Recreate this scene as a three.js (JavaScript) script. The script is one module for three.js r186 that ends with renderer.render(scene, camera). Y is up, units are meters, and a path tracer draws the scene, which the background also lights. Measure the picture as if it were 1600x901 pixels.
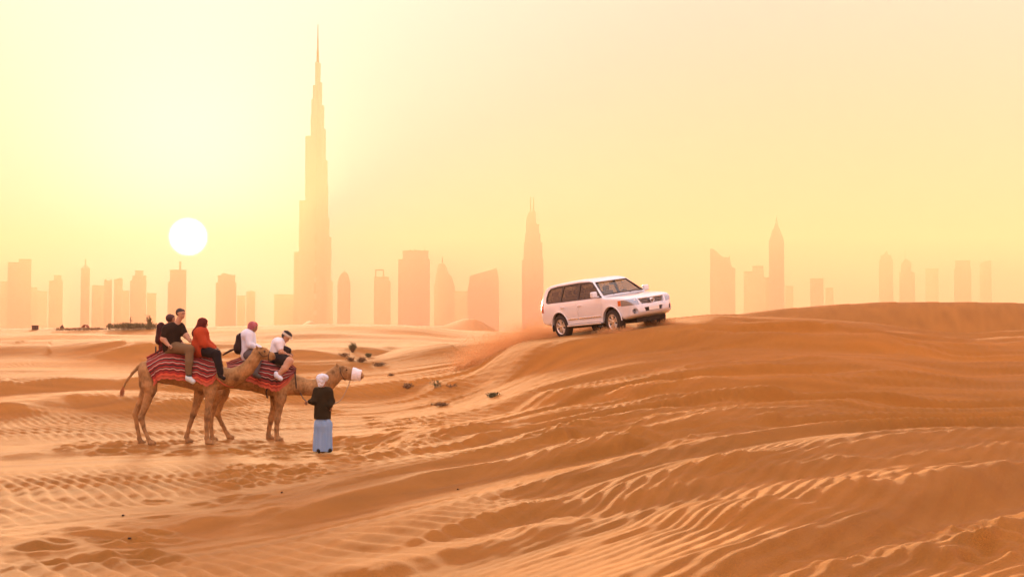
import * as THREE from 'three';
import { mergeGeometries, mergeVertices } from 'three/addons/utils/BufferGeometryUtils.js';
import { ImprovedNoise } from 'three/addons/math/ImprovedNoise.js';
import { RoundedBoxGeometry } from 'three/addons/geometries/RoundedBoxGeometry.js';
import { Brush, Evaluator, SUBTRACTION, INTERSECTION } from 'three-bvh-csg';

// ---------- camera, sky, sun, exposure ----------
const FOCAL = 1700, EYE = 2.75, HORIZON = 512;             // focal length in photo pixels (1600 wide), eye height, horizon row
const scene = new THREE.Scene();
const camera = new THREE.PerspectiveCamera(2 * Math.atan(450.5 / FOCAL) * 180 / Math.PI, 1600 / 901, 0.1, 9000);
camera.position.set(0, EYE, 0);
camera.rotation.x = Math.atan((HORIZON - 450.5) / FOCAL);
camera.updateMatrixWorld(true);
const renderer = new THREE.WebGLRenderer({ antialias: true });
renderer.toneMapping = THREE.LinearToneMapping;
const EXPOSURE = 17;
renderer.toneMappingExposure = EXPOSURE;
renderer.shadowMap.enabled = true;
const rayDir = (px, py) => new THREE.Vector3((px - 800) / FOCAL, (450.5 - py) / FOCAL, -1).applyQuaternion(camera.quaternion);
const at = (px, py, depth) => { const v = rayDir(px, py); return v.multiplyScalar(depth / -v.z).add(camera.position); };
const sunDir = rayDir(293.5, 370).normalize();

const lin = (r, g, b) => [r, g, b].map((c) => (c /= 255, c <= 0.04045 ? c / 12.92 : ((c + 0.055) / 1.055) ** 2.4));
const mix = (a, b, t) => a + (b - a) * t;
const clamp = (v, a = 0, b = 1) => Math.min(b, Math.max(a, v));
const smooth = (a, b, v) => { const t = clamp((v - a) / (b - a)); return t * t * (3 - 2 * t); };
{
  const W = 4096, Hh = 2048, data = new Float32Array(W * Hh * 4);
  // radiance of the dusty evening air, as it would show at this exposure
  const horizonC = [1.3, 0.52, 0.32], midC = [1.4, 0.4, 0.36], zenC = [1.75, 1.5, 1.52], backC = [1.25, 1.3, 1.52], glowC = [1.1, 0.6, 0.62];
  const disc = Math.cos(0.95 * Math.PI / 180), discIn = Math.cos(0.82 * Math.PI / 180);
  const sAz = Math.atan2(sunDir.z, sunDir.x);
  for (let j = 0; j < Hh; j++) {
    const el = ((j + 0.5) / Hh - 0.5) * Math.PI, ce = Math.cos(el), se = Math.sin(el), up = Math.max(0, se);
    for (let i = 0; i < W; i++) {
      const az = ((i + 0.5) / W - 0.5) * 2 * Math.PI, x = ce * Math.cos(az), z = ce * Math.sin(az), k = (j * W + i) * 4;
      const c = x * sunDir.x + se * sunDir.y + z * sunDir.z, ang = Math.acos(clamp(c, -1, 1));
      const front = 0.5 + 0.5 * Math.cos(az - sAz);
      const low = Math.exp(-up / 0.11), hi = smooth(0.12, 0.75, up), away = Math.pow(1 - front, 0.8) * 0.92;
      // a wide aureole that stretches upward from the sun
      const dx = ang, wide = Math.exp(-((dx / 0.34) ** 2)), near = Math.exp(-((dx / 0.12) ** 2));
      for (let q = 0; q < 3; q++) {
        let v = mix(mix(midC[q], horizonC[q], low), zenC[q], hi);
        v = mix(v, backC[q] * mix(1, [1.15, 1, 0.9][q], low), away);
        v += glowC[q] * (1.25 * wide * (1 - 0.75 * low) + 1.5 * near);
        if (c > disc) v += 14 * smooth(disc, discIn, c);
        data[k + q] = v / EXPOSURE;
      }
      data[k + 3] = 1;
    }
  }
  const sky = new THREE.DataTexture(data, W, Hh, THREE.RGBAFormat, THREE.FloatType);
  sky.mapping = THREE.EquirectangularReflectionMapping; sky.magFilter = THREE.LinearFilter; sky.needsUpdate = true;
  scene.background = sky; scene.environment = sky;
}
const sun = new THREE.DirectionalLight(new THREE.Color().setRGB(1, 0.74, 0.44), 5);
sun.position.copy(sunDir).multiplyScalar(400); sun.target.position.set(0, 0, -40);
sun.position.add(sun.target.position);
sun.castShadow = true; sun.shadow.radius = 20; sun.shadow.mapSize.set(4096, 4096);
Object.assign(sun.shadow.camera, { left: -60, right: 60, top: 40, bottom: -40, near: 1, far: 900 });
scene.add(sun, sun.target);
scene.fog = new THREE.FogExp2(new THREE.Color().setRGB(1, 0.49, 0.28), 0.00058);

// ---------- helpers ----------
let seed = 7;
const rnd = () => { seed = (seed * 1664525 + 1013904223) >>> 0; return seed / 4294967296; };
const rr = (a, b) => a + (b - a) * rnd();
const IN = new ImprovedNoise();
const noise = (x, y, z = 0.37) => IN.noise(x + 100.13, y + 50.7, z);
const fbm = (x, y, z, o = 3) => { let s = 0, a = 0.5, f = 1; for (let k = 0; k < o; k++) { s += a * noise(x * f, y * f, z + k * 7.3); a *= 0.5; f *= 2.03; } return s; };
const rgb = (r, g, b) => new THREE.Color().setRGB(r, g, b);
const mat = (c, rough = 0.8, extra = {}) => new THREE.MeshStandardMaterial({ color: Array.isArray(c) ? rgb(...c) : c, roughness: rough, metalness: 0, ...extra });
const phys = (c, rough, extra = {}) => new THREE.MeshPhysicalMaterial({ color: Array.isArray(c) ? rgb(...c) : c, roughness: rough, metalness: 0, ...extra });
const taken = {};
function numbered(name) { const n = taken[name] = (taken[name] ?? -1) + 1; return n ? `${name}_${String(n).padStart(3, '0')}` : name; }
function info(o, label, category, group, kind) {
  if (label) o.userData.label = label; if (category) o.userData.category = category;
  if (group) o.userData.group = group; if (kind) o.userData.kind = kind; return o;
}
function thing(name, label, category, pos = new THREE.Vector3(), group, kind) {
  const o = new THREE.Group(); o.name = numbered(name); o.position.copy(pos); scene.add(o); return info(o, label, category, group, kind);
}
function part(name, geo, m, parent = scene) {
  const o = new THREE.Mesh(Array.isArray(geo) ? mergeGeometries(geo.map((g) => g.index ? g.toNonIndexed() : g), false) : geo, m);
  o.name = parent === scene ? numbered(name) : name; o.castShadow = o.receiveShadow = true; parent.add(o); return o;
}
const V = (x, y, z) => new THREE.Vector3(x, y, z);
function box(w, h, d, x = 0, y = 0, z = 0) { return new THREE.BoxGeometry(w, h, d).translate(x, y, z); }
function rbox(w, h, d, r, x = 0, y = 0, z = 0, s = 2) { return new RoundedBoxGeometry(w, h, d, s, Math.min(r, w / 2.01, h / 2.01, d / 2.01)).translate(x, y, z); }
function cyl(r0, r1, a, b, n = 12) {   // tapered cylinder between two points
  const d = b.clone().sub(a), g = new THREE.CylinderGeometry(r1, r0, d.length(), n);
  g.applyQuaternion(new THREE.Quaternion().setFromUnitVectors(V(0, 1, 0), d.normalize()));
  return g.translate((a.x + b.x) / 2, (a.y + b.y) / 2, (a.z + b.z) / 2);
}
function tube(points, r, n = 24, m = 6) { return new THREE.TubeGeometry(new THREE.CatmullRomCurve3(points), n, r, m); }
function colorize(g, fn) {
  const p = g.attributes.position, c = new Float32Array(p.count * 3);
  for (let i = 0; i < p.count; i++) { const v = fn(p.getX(i), p.getY(i), p.getZ(i), i); c[i * 3] = v[0]; c[i * 3 + 1] = v[1]; c[i * 3 + 2] = v[2]; }
  g.setAttribute('color', new THREE.BufferAttribute(c, 3)); return g;
}
function noiseTexture(n, fn, srgb = true) {
  const d = new Uint8Array(n * n * 4);
  for (let j = 0; j < n; j++) for (let i = 0; i < n; i++) { const v = fn(i / n, j / n), k = (j * n + i) * 4; for (let q = 0; q < 3; q++) d[k + q] = clamp(Array.isArray(v) ? v[q] : v) * 255; d[k + 3] = 255; }
  const t = new THREE.DataTexture(d, n, n); t.wrapS = t.wrapT = THREE.RepeatWrapping; t.magFilter = THREE.LinearFilter; t.minFilter = THREE.LinearMipmapLinearFilter; t.generateMipmaps = true;
  if (srgb) t.colorSpace = THREE.SRGBColorSpace; t.needsUpdate = true; return t;
}
// ---------- the desert ----------
const table = (pts) => (v) => {     // monotone cubic through [v, y] pairs
  let k = 0; if (v <= pts[0][0]) return pts[0][1]; if (v >= pts[pts.length - 1][0]) return pts[pts.length - 1][1];
  while (v > pts[k + 1][0]) k++;
  const [x0, y0] = pts[k], [x1, y1] = pts[k + 1], s = (y1 - y0) / (x1 - x0);
  const sl = (i) => { if (i <= 0 || i >= pts.length - 1) return 0; const a = (pts[i][1] - pts[i - 1][1]) / (pts[i][0] - pts[i - 1][0]), b = (pts[i + 1][1] - pts[i][1]) / (pts[i + 1][0] - pts[i][0]); return a * b <= 0 ? 0 : 2 * a * b / (a + b); };
  const m0 = sl(k), m1 = sl(k + 1), w = x1 - x0, t = (v - x0) / w;
  return y0 * (1 + 2 * t) * (1 - t) ** 2 + m0 * w * t * (1 - t) ** 2 + y1 * t * t * (3 - 2 * t) + m1 * w * t * t * (t - 1);
};
const leftRise = table([[0, 1.05], [5, 0.85], [10, 0.42], [15, 0.1], [20, 0], [26, 0], [33, 0.13], [42, 0.5], [55, 0.95], [75, 1.45], [100, 1.95], [130, 2.5], [150, 2.74], [170, 2.6], [230, 1], [400, -3], [900, -6], [4000, -8]]);
const rightRise = table([[0, 1.15], [6, 1.0], [9, 0.92], [12, 0.95], [16, 1.03], [20, 1.13], [24, 1.27], [28, 1.6], [32, 2.1], [36, 2.72], [38, 2.95], [41, 3.02], [42, 2.98], [44, 2.6], [48, 2.2], [56, 2.1], [72, 2.2], [100, 2.2], [150, 1.6], [230, 0.5], [400, -3], [900, -6], [4000, -8]]);
// skyline rows of the near crest (about 40 m off) and of the far left crest (150 m off), by photo column
const nearCrest = table([[500, 560], [700, 552], [780, 536], [850, 522], [930, 512], [1000, 503], [1060, 498], [1130, 493], [1250, 498], [1350, 506], [1430, 517], [1510, 526], [1600, 521], [1800, 520]]);
const farCrest = table([[-200, 515], [0, 513], [100, 512], [250, 511], [420, 508], [520, 506], [640, 508], [730, 516], [850, 519], [1000, 521], [1800, 521]]);
const darkCrest = table([[1000, 520], [1100, 500], [1180, 487], [1300, 476], [1400, 471.5], [1500, 471.5], [1600, 473], [1900, 480]]);
function base(x, d) {
  const dd = Math.max(d, 0.5), px = 800 + FOCAL * clamp(x / dd, -0.62, 0.62), u = clamp(px, -200, 1800);
  const near = 1 - smooth(18, 34, d), m = smooth(mix(560, 250, near), mix(960, 1300, near), px);
  const L = leftRise(dd) + (HORIZON - farCrest(u)) / FOCAL * 150 * Math.exp(-(((d - 150) / 70) ** 2));
  const R = rightRise(dd) + ((HORIZON - nearCrest(u)) / FOCAL * 40 - 0.25) * Math.exp(-(((d - 40) / (d < 40 ? 13 : 5)) ** 2)) * (px > 880 ? 1 : 1);
  let y = mix(L, R, d > 60 ? mix(m, 0, smooth(60, 90, d)) : m);
  // the tall dark dune behind, on the right
  if (px > 1000 && d > 55 && d < 260) {
    const top = EYE + (HORIZON - darkCrest(u)) / FOCAL * 95;
    const w = d < 95 ? smooth(86, 96, d) : 1 - smooth(95, 200, d);
    y = mix(y, Math.max(y, top), w * smooth(1000, 1120, px));
  }
  // pale dunes far out
  if (d > 350) { y += 16.5 * Math.exp(-(((px - 735) / 42) ** 2) - ((d - 1000) / 140) ** 2) + 10 * Math.exp(-(((px - 655) / 60) ** 2) - ((d - 900) / 140) ** 2) + 12.5 * Math.exp(-(((px - 484) / 24) ** 2) - ((d - 700) / 90) ** 2); }
  // soft swells
  const far = smooth(28, 60, d) * (1 - smooth(120, 150, d));
  y += 0.16 * noise(x * 0.09, d * 0.16, 2.2) * smooth(8, 20, d) * (1 - smooth(30, 40, d)) * (1 - m * 0.5);
  y += far * (1 - m) * (0.38 * noise(x * 0.045, d * 0.075, 5.1) + 0.16 * noise(x * 0.13, d * 0.21, 8.4));
  return y;
}
// unprojects a photo pixel onto the smooth ground
function onGround(px, py, h = base) {
  const v = rayDir(px, py); v.multiplyScalar(1 / -v.z);
  let a = 3, b = 3;
  for (; b < 400; b *= 1.006) { if (EYE + v.y * b < h(v.x * b, b)) break; a = b; }
  for (let k = 0; k < 24; k++) { const c = (a + b) / 2; if (EYE + v.y * c < h(v.x * c, c)) b = c; else a = c; }
  return [v.x * b, b];
}
// wind-drawn ridges: [photo points, height, width towards the camera, width away]
const ridges = [
  [[[330, 838], [500, 800], [700, 752], [900, 712], [1080, 672], [1250, 645], [1440, 626], [1620, 612]], 0.24, 0.5, 2.6],
  [[[560, 872], [760, 818], [960, 774], [1150, 738], [1350, 708], [1500, 690], [1640, 672]], 0.2, 0.5, 2.4],
  [[[420, 800], [560, 765], [700, 735], [850, 700], [960, 668], [1100, 640], [1190, 629], [1260, 628]], 0.26, 0.55, 2.6],
  [[[780, 624], [900, 625], [1050, 620], [1200, 611], [1380, 603], [1640, 598]], 0.36, 0.8, 4.5],
  [[[640, 692], [760, 674], [900, 652], [1050, 632], [1180, 612]], 0.2, 0.55, 2.6],
  [[[930, 792], [1100, 762], [1300, 732], [1480, 718], [1640, 694]], 0.16, 0.4, 1.8],
  [[[1100, 830], [1180, 812], [1290, 790], [1400, 778], [1520, 760], [1640, 735]], 0.2, 0.6, 1.6],
  [[[1450, 842], [1530, 833], [1640, 818]], 0.12, 0.3, 0.8],
  [[[960, 540], [1060, 534], [1180, 537], [1300, 543], [1420, 547], [1620, 542]], 0.4, 1.2, 4],
  [[[1060, 512], [1150, 519], [1260, 526], [1330, 533]], 0.3, 0.9, 3],
  [[[1380, 562], [1500, 550], [1640, 537]], 0.25, 0.9, 3],
  [[[1000, 590], [1100, 584], [1200, 580], [1350, 572], [1640, 562]], 0.25, 0.8, 3.5],
  [[[850, 552], [950, 536], [1040, 528]], 0.3, 1.0, 3],
  [[[690, 592], [760, 574], [850, 556], [920, 550]], 0.4, 1.2, 3.5],
  [[[620, 672], [760, 688], [860, 690], [960, 678], [1080, 657]], 0.12, 0.35, 1.2],
  [[[530, 690], [600, 681], [680, 684], [760, 676], [860, 664]], 0.11, 0.35, 1.2],
  [[[-40, 648], [20, 640], [120, 627], [240, 634], [330, 640]], 0.3, 1.6, 4],
  [[[-40, 612], [30, 608], [150, 601], [240, 603], [330, 612]], 0.34, 1.6, 6],
  [[[400, 622], [520, 613], [640, 606], [760, 602]], 0.3, 1.4, 6],
  [[[-40, 556], [80, 543], [180, 545], [270, 556]], 0.6, 4, 14],
  [[[400, 570], [540, 556], [640, 552], [740, 560]], 0.55, 4, 14],
  [[[240, 578], [360, 574], [470, 582]], 0.35, 3, 9],
  [[[1020, 702], [1120, 678], [1230, 657]], 0.12, 0.35, 1.2],
  [[[560, 904], [660, 874], [800, 844], [930, 802]], 0.1, 0.35, 1.2],
  [[[1180, 906], [1300, 884], [1420, 872], [1620, 852]], 0.12, 0.35, 1],
  [[[-30, 720], [120, 706], [260, 700], [380, 706]], 0.1, 0.9, 2.2],
  [[[-30, 860], [160, 836], [330, 822], [470, 806]], 0.12, 0.5, 2],
].map(([pts, h, w0, w1]) => {
  const w = new THREE.CatmullRomCurve3(pts.map(([a, b]) => { const [x, d] = onGround(a, b); return V(x, d, 0); })).getPoints(pts.length * 4).map((p) => [p.x, p.y]);
  const m = Math.max(w0, w1) * 2.4;
  return { w, h, w0, w1, x0: Math.min(...w.map((p) => p[0])) - m, x1: Math.max(...w.map((p) => p[0])) + m, d0: Math.min(...w.map((p) => p[1])) - m, d1: Math.max(...w.map((p) => p[1])) + m };
});
function ridgeHeight(x0, d0) {
  const x = x0 + 0.12 * noise(x0 * 0.8, d0 * 0.8, 31), d = d0 + 0.12 * noise(x0 * 0.7, d0 * 0.7, 37);
  let y = 0;
  for (const r of ridges) {
    if (x < r.x0 || x > r.x1 || d < r.d0 || d > r.d1) continue;
    let best = 1e9, bs = 0, bt = 0;
    for (let k = 0; k < r.w.length - 1; k++) {
      const [ax, ad] = r.w[k], [bx, bd] = r.w[k + 1], ex = bx - ax, ed = bd - ad, l2 = ex * ex + ed * ed;
      const t = clamp(((x - ax) * ex + (d - ad) * ed) / l2), qx = x - ax - ex * t, qd = d - ad - ed * t, q = qx * qx + qd * qd;
      if (q < best) { best = q; bs = Math.sign(ex * qd - ed * qx) * Math.sign(ex || 1); bt = (k + t) / (r.w.length - 1); }
    }
    const dist = Math.sqrt(best) / (bs < 0 ? r.w0 : r.w1), ends = smooth(0, 0.14, bt) * (1 - smooth(0.88, 1, bt));
    const crest = bs < 0 ? 1 - smooth(0, 1.3, dist) : Math.max(0, 1 - dist) ** 1.15 * (1 - 0.12 * Math.exp(-dist * 9));
    const v = r.h * ends * crest * (0.85 + 0.5 * noise(bt * 9, r.h * 40, 3));
    y = Math.max(y, v) + 0.4 * Math.min(y, v);
  }
  return y;
}
// footprints and scuffs
const dents = new Map();
function dent(x, d, r, depth, turn) {
  const k0 = Math.floor(x), k1 = Math.floor(d);
  for (let i = -1; i <= 1; i++) for (let j = -1; j <= 1; j++) { const key = (k0 + i) * 1000 + k1 + j; if (!dents.has(key)) dents.set(key, []); dents.get(key).push([x, d, r, depth, Math.cos(turn), Math.sin(turn)]); }
}
for (const [px0, px1, py0, py1, n] of [[340, 500, 725, 760, 26], [90, 300, 690, 712, 34], [540, 640, 685, 712, 26], [60, 260, 825, 885, 22], [330, 560, 690, 712, 40], [520, 700, 640, 700, 18], [600, 720, 660, 690, 14], [240, 480, 770, 815, 8], [840, 1010, 690, 712, 14], [1500, 1600, 850, 890, 10]])
  for (let k = 0; k < n; k++) { const [x, d] = onGround(rr(px0, px1), rr(py0, py1)); dent(x, d, rr(0.09, 0.2), rr(0.025, 0.055), rr(-0.5, 0.9)); }
// the vehicle's pose on the crest: the sand under it follows its wheels
const carPos = V(3.301, 2.594, -36.448), carTurn = new THREE.Euler(0.1321, -0.9944, 0.0536, 'YZX');
const carUp = V(0, 1, 0).applyEuler(carTurn), car = { x: carPos.x, d: -carPos.z, y: carPos.y + 0.07, gx: -carUp.x / carUp.y, gd: carUp.z / carUp.y };
function carPad(x, d, y) {
  const cx = car.x, cd = car.d;
  const ex = x - cx, ed = d - cd, q = Math.hypot(ex, ed);
  if (q > 6) return y;
  const plane = car.y + car.gx * ex + car.gd * ed;
  return mix(plane, y, smooth(2.3, 4.8, q));
}
function ground(x, d) {
  let y = base(x, d);
  if (d > 0.5 && d < 200) y += ridgeHeight(x, d);
  y = carPad(x, d, y);
  if (d > 2 && d < 75) {
    const fade = 1 - smooth(38, 70, d), px = 800 + FOCAL * x / d;
    const wx = x + 0.35 * noise(x * 0.35, d * 0.35, 11) + 0.06 * noise(x * 1.3, d * 1.3, 12), wd = d + 0.35 * noise(x * 0.35, d * 0.35, 13) + 0.06 * noise(x * 1.3, d * 1.3, 14);
    const patchA = smooth(-0.28, 0.22, noise(x * 0.16, d * 0.16, 17)), patchB = smooth(-0.4, 0.15, noise(x * 0.22, d * 0.22, 19));
    const right = smooth(650, 900, px);
    const saw = (p) => { p -= Math.floor(p); return p < 0.68 ? smooth(0, 0.68, p) : 1 - smooth(0.68, 1, p); };
    const a = saw((wx * 0.81 + wd * 0.58) / 0.25), b = saw((wx * 0.83 - wd * 0.55) / 0.18);
    y += fade * ((1 - right) * patchA * 0.034 * (a - 0.5) + right * patchB * 0.024 * (b - 0.5));
    // long wind-drawn steps, steep towards us and sloping gently away to the sun
    const sk = mix(0.95, 0.2, smooth(13, 28, d)), ac = (d - sk * x) / Math.hypot(1, sk), al = (x + sk * d) / Math.hypot(1, sk), step = (p) => { p -= Math.floor(p); return p < 0.2 ? smooth(0, 0.2, p) : 1 - (p - 0.2) / 0.8; };
    const side = mix(0.3, 1, smooth(350, 900, px)), big = Math.max(0, 0.55 + 0.9 * noise(al * 0.1, ac * 0.3, 51)), fine = Math.max(0, 0.4 + noise(al * 0.25, ac * 0.6, 53));
    y += fade * side * smooth(5, 9, d) * (1 - Math.exp(-((Math.hypot(x - car.x, d - car.d) / 4.6) ** 4))) * (1 - 0.9 * Math.exp(-(((x + 4.2) / 1.2) ** 2) - ((d - 24.1) / 1.2) ** 2)) * (mix(0.12, 0.3, smooth(500, 1000, px)) * 0.85 * big * (step(ac / 3.1 + 1.0 * noise(al * 0.07, ac * 0.16, 55) + 0.03 * noise(al * 0.9, ac * 0.9, 56)) - 0.5) + 0.06 * fine * (step(ac / 0.8 + 1.3 * noise(al * 0.13, ac * 0.3, 57)) - 0.5));
    y += fade * 0.02 * fbm(x * 1.1, d * 1.5, 23, 2) + fade * 0.005 * noise(x * 6, d * 6, 29);
    const ex = (x + 4.2) / 1.3, ed = (d - 23.6) / 1.9; y = mix(0.012 * noise(x * 5, d * 5, 71), y, smooth(0.5, 1.6, Math.hypot(ex, ed)));
    const list = dents.get(Math.floor(x) * 1000 + Math.floor(d));
    if (list) for (const [ax, ad, r, depth, c, s] of list) {
      const ex = ((x - ax) * c + (d - ad) * s) / (r * 1.3), ed = ((d - ad) * c - (x - ax) * s) / r, q = ex * ex + ed * ed;
      if (q < 9) y += -depth * Math.exp(-q * 1.4) + depth * 0.5 * Math.exp(-((Math.sqrt(q) - 1.5) ** 2) * 5);
    }
  }
  return y;
}
function buildLand() {

  const az = [], rad = [0.6];
  for (let a = -180; a < -34; a += 5) az.push(a);
  for (let k = 0; k <= 800; k++) az.push(-33 + 66 * k / 800);
  for (let a = 35; a <= 180; a += 5) az.push(a);
  for (let d = 1; d < 3500;) { rad.push(d); d += d < 6 ? 0.3 : d < 60 ? Math.max(0.032, 0.0045 * d) : d < 250 ? 0.013 * d : 0.035 * d; }
  const nA = az.length, nR = rad.length, pos = new Float32Array(nA * nR * 3), uv = new Float32Array(nA * nR * 2), col = new Float32Array(nA * nR * 3), idx = [];
  for (let j = 0; j < nR; j++) for (let i = 0; i < nA; i++) {
    const a = az[i] * Math.PI / 180, c = Math.cos(a);
    // straight rows across the view, rings elsewhere
    const d = rad[j] * c, x = rad[j] * Math.sin(a), k = j * nA + i, y = d > 0.4 ? ground(x, d) : base(x, 0.5) - 0.0;
    pos[k * 3] = x; pos[k * 3 + 1] = y; pos[k * 3 + 2] = -d; uv[k * 2] = x / 3; uv[k * 2 + 1] = d / 3;
    // one sand throughout, sorted by the wind into thin streaks of finer and coarser grains
    const s1 = fbm(x * 0.05 + 3, d * 0.05, 41, 3), sk = mix(0.95, 0.2, smooth(13, 28, d)), ac = (d - sk * x) / Math.hypot(1, sk), al = (x + sk * d) / Math.hypot(1, sk), s2 = noise(al * 0.13, ac * 1.2, 43) + 0.6 * noise(al * 0.3, ac * 3.7, 45), s3 = noise(x * 1.7, d * 2.6, 47);
    const warm = clamp(0.5 + s1 * 1.4), t = clamp(0.5 + 0.55 * s2 + 0.2 * s3);
    const A = [mix(0.44, 0.56, warm), mix(0.195, 0.228, warm), mix(0.028, 0.022, warm)], f = mix(0.8, 1.16, t);
    for (let q = 0; q < 3; q++) col[k * 3 + q] = A[q] * f * (q === 2 ? mix(0.85, 1.2, t) : 1);
    if (j && i) { const p = k - nA; idx.push(p - 1, p, k - 1, p, k, k - 1); }
  }
  const c0 = nA * nR; // close the middle
  const g = new THREE.BufferGeometry();
  g.setAttribute('position', new THREE.BufferAttribute(pos, 3)); g.setAttribute('uv', new THREE.BufferAttribute(uv, 2)); g.setAttribute('color', new THREE.BufferAttribute(col, 3));
  g.setIndex(idx); g.computeVertexNormals();
  const n = g.attributes.normal; for (let k = 0; k < n.count; k++) if (n.getY(k) < 0) n.setXYZ(k, -n.getX(k), -n.getY(k), -n.getZ(k));
  const grain = noiseTexture(1024, () => { const s = 0.93 + 0.34 * (rnd() * 0.6 + rnd() * 0.4 - 0.5) - (rnd() < 0.02 ? 0.22 : 0); return [s, s * 0.985, s * 0.96]; });
  const bump = noiseTexture(1024, () => rnd(), false);
  const sand = part('desert_sand', g, mat(0xffffff, 1, { map: grain, bumpMap: bump, bumpScale: 0.012, vertexColors: true }));
  sand.material.color.setRGB(0.8, 0.79, 0.68);
  info(sand, 'orange rippled desert sand and dunes covering the ground', 'desert', null, 'structure');
}
// ---------- the skyline in the haze ----------
const facades = [[0.78, 0.7, 0.56], [0.74, 0.66, 0.53], [0.8, 0.72, 0.58]].map((c, k) => {
  const t = noiseTexture(256, (u, v) => { const w = (u * 16) % 1, h = (v * 16) % 1, lit = Math.sin(Math.floor(u * 16) * 12.9 + Math.floor(v * 16) * 78.2 + k) * 43758.5; const g = (w > 0.14 && h > 0.25) ? 0.62 + 0.14 * (lit - Math.floor(lit)) : 0.95; return [g, g, g]; });
  return phys(c, 0.9, { map: t, specularIntensity: 0.3 });
});
const steel = mat([0.03, 0.025, 0.02], 1);
const groundY = -8;
function metricUV(g, s = 40) {        // facade grid in metres
  const p = g.attributes.position, n = g.attributes.normal, uv = new Float32Array(p.count * 2);
  for (let k = 0; k < p.count; k++) { uv[k * 2] = (Math.abs(n.getX(k)) > 0.7 ? p.getZ(k) : p.getX(k)) / s; uv[k * 2 + 1] = p.getY(k) / s; }
  g.setAttribute('uv', new THREE.BufferAttribute(uv, 2)); return g;
}
let towerCount = 0;
// tiers: [left column, right column, top row]; extras: shapes on the roof
function tower(name, label, depth, tiers, extras = () => {}, deep = 0.8, group) {
  const m = facades[towerCount++ % 3], s = depth / FOCAL;
  const x0 = Math.min(...tiers.map((t) => t[0])), x1 = Math.max(...tiers.map((t) => t[1])), cx = (x0 + x1) / 2;
  const Y = (row) => at(cx, row, depth).y - groundY, X = (px) => (px - cx) * s;
  const o = thing(name, label, 'tower', V((cx - 800) * s, groundY, -depth), group);
  o.rotation.y = -Math.atan((cx - 800) / FOCAL); const D = (x1 - x0) * s * deep; let prevTop = 0;
  tiers.forEach(([a, b, top], k) => {
    const w = X(b) - X(a), h = Y(top);
    const g = metricUV(box(w, h - (k ? 3 : 0), D * (k ? 0.96 ** k : 1) * Math.min(1, (0.35 + 0.65 * (b - a) / (x1 - x0))), (X(a) + X(b)) / 2, (h + (k ? 3 : 0)) / 2, k * 0.7));
    part(k ? 'upper_tier' : 'tower_body', g, m, o);
    part('parapet', box(w + 1.2, 2.2, D * 0.5, (X(a) + X(b)) / 2, h + 1.1, 0), steel, o);
  });
  extras({ o, X, Y, D, m, s });
  return o;
}
const mast = (c, px, top, from, w = 1.2) => part('mast', new THREE.CylinderGeometry(w * c.s * 0.45, w * c.s * 0.75, c.Y(top) - c.Y(from) + 6, 8).translate(c.X(px), (c.Y(top) + c.Y(from)) / 2 - 3, 0), steel, c.o);
const prism = (c, name, pts, depth = c.D * 0.8) => {      // outline in photo columns and rows, with depth
  const sh = new THREE.Shape(pts.map(([a, b]) => new THREE.Vector2(c.X(a), c.Y(b))));
  return part(name, metricUV(new THREE.ExtrudeGeometry(sh, { depth, bevelEnabled: false }).translate(0, 0, -depth / 2)), c.m, c.o);
};
const turned = (c, name, pts, px, seg = 8) => part(name, new THREE.LatheGeometry(pts.map(([r, row]) => new THREE.Vector2(r * c.s, c.Y(row))), seg).translate(c.X(px), 0, 0), c.m, c.o);

tower('office_tower', 'broad flat-topped hazy tower at the far left, its right half taller', 2850, [[12, 27.5, 411.5], [27.6, 45.5, 406]]);
tower('office_tower', 'small hazy stepped tower beside the broad far-left tower', 3000, [[76, 96, 440], [83, 94, 431]]);
tower('spire_tower', 'slim hazy tower with a needle spire, left of the sun', 2900, [[125.5, 138.5, 420]], (c) => { turned(c, 'crown', [[6, 420], [5, 418], [1.5, 414], [0.6, 411]], 132); mast(c, 132, 404, 412, 1.4); });
tower('office_tower', 'short hazy block with notched top, left of a rounded twin', 2950, [[162, 173.5, 440]], (c) => { part('roof_horn', box(3 * c.s, 4 * c.s, c.D * .5, c.X(164), c.Y(438), 0), c.m, c.o); part('roof_horn', box(3 * c.s, 4 * c.s, c.D * .5, c.X(171.6), c.Y(438), 0), c.m, c.o); });
tower('office_tower', 'short hazy block with peaked top, right of the notched one', 2950, [[177.5, 190, 437.5]], (c) => prism(c, 'peaked_roof', [[178, 437], [185, 434], [189, 434.6], [189.6, 437]]));
tower('office_tower', 'hazy tower stepping in twice to a flat top, below left of the sun', 2900, [[203, 227, 440], [206, 226.6, 432], [210, 222, 424]]);
tower('office_tower', 'hazy flat tower with a thick mast, directly under the sun', 2800, [[262, 289.5, 442], [265, 289.4, 423]], (c) => { part('roof_box', box(3.4 * c.s, 15 * c.s, 3 * c.s, c.X(280), c.Y(416), 0), c.m, c.o); });
tower('office_tower', 'hazy shouldered tower with crown of small horns, right of the sun', 2900, [[337, 368, 443], [340, 366, 432]], (c) => prism(c, 'crown', [[339, 432], [338, 430.5], [344, 431], [346, 427.6], [350, 426.6], [356, 428.6], [364, 430], [366, 428], [366.5, 432]]));
tower('office_tower', 'tiny hazy rounded block between the sun and the tallest skyscraper', 3100, [[384.5, 398, 457]], (c) => prism(c, 'rounded_roof', [[385, 457], [387, 455], [391, 454], [396, 455], [397.6, 457]]));
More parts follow.
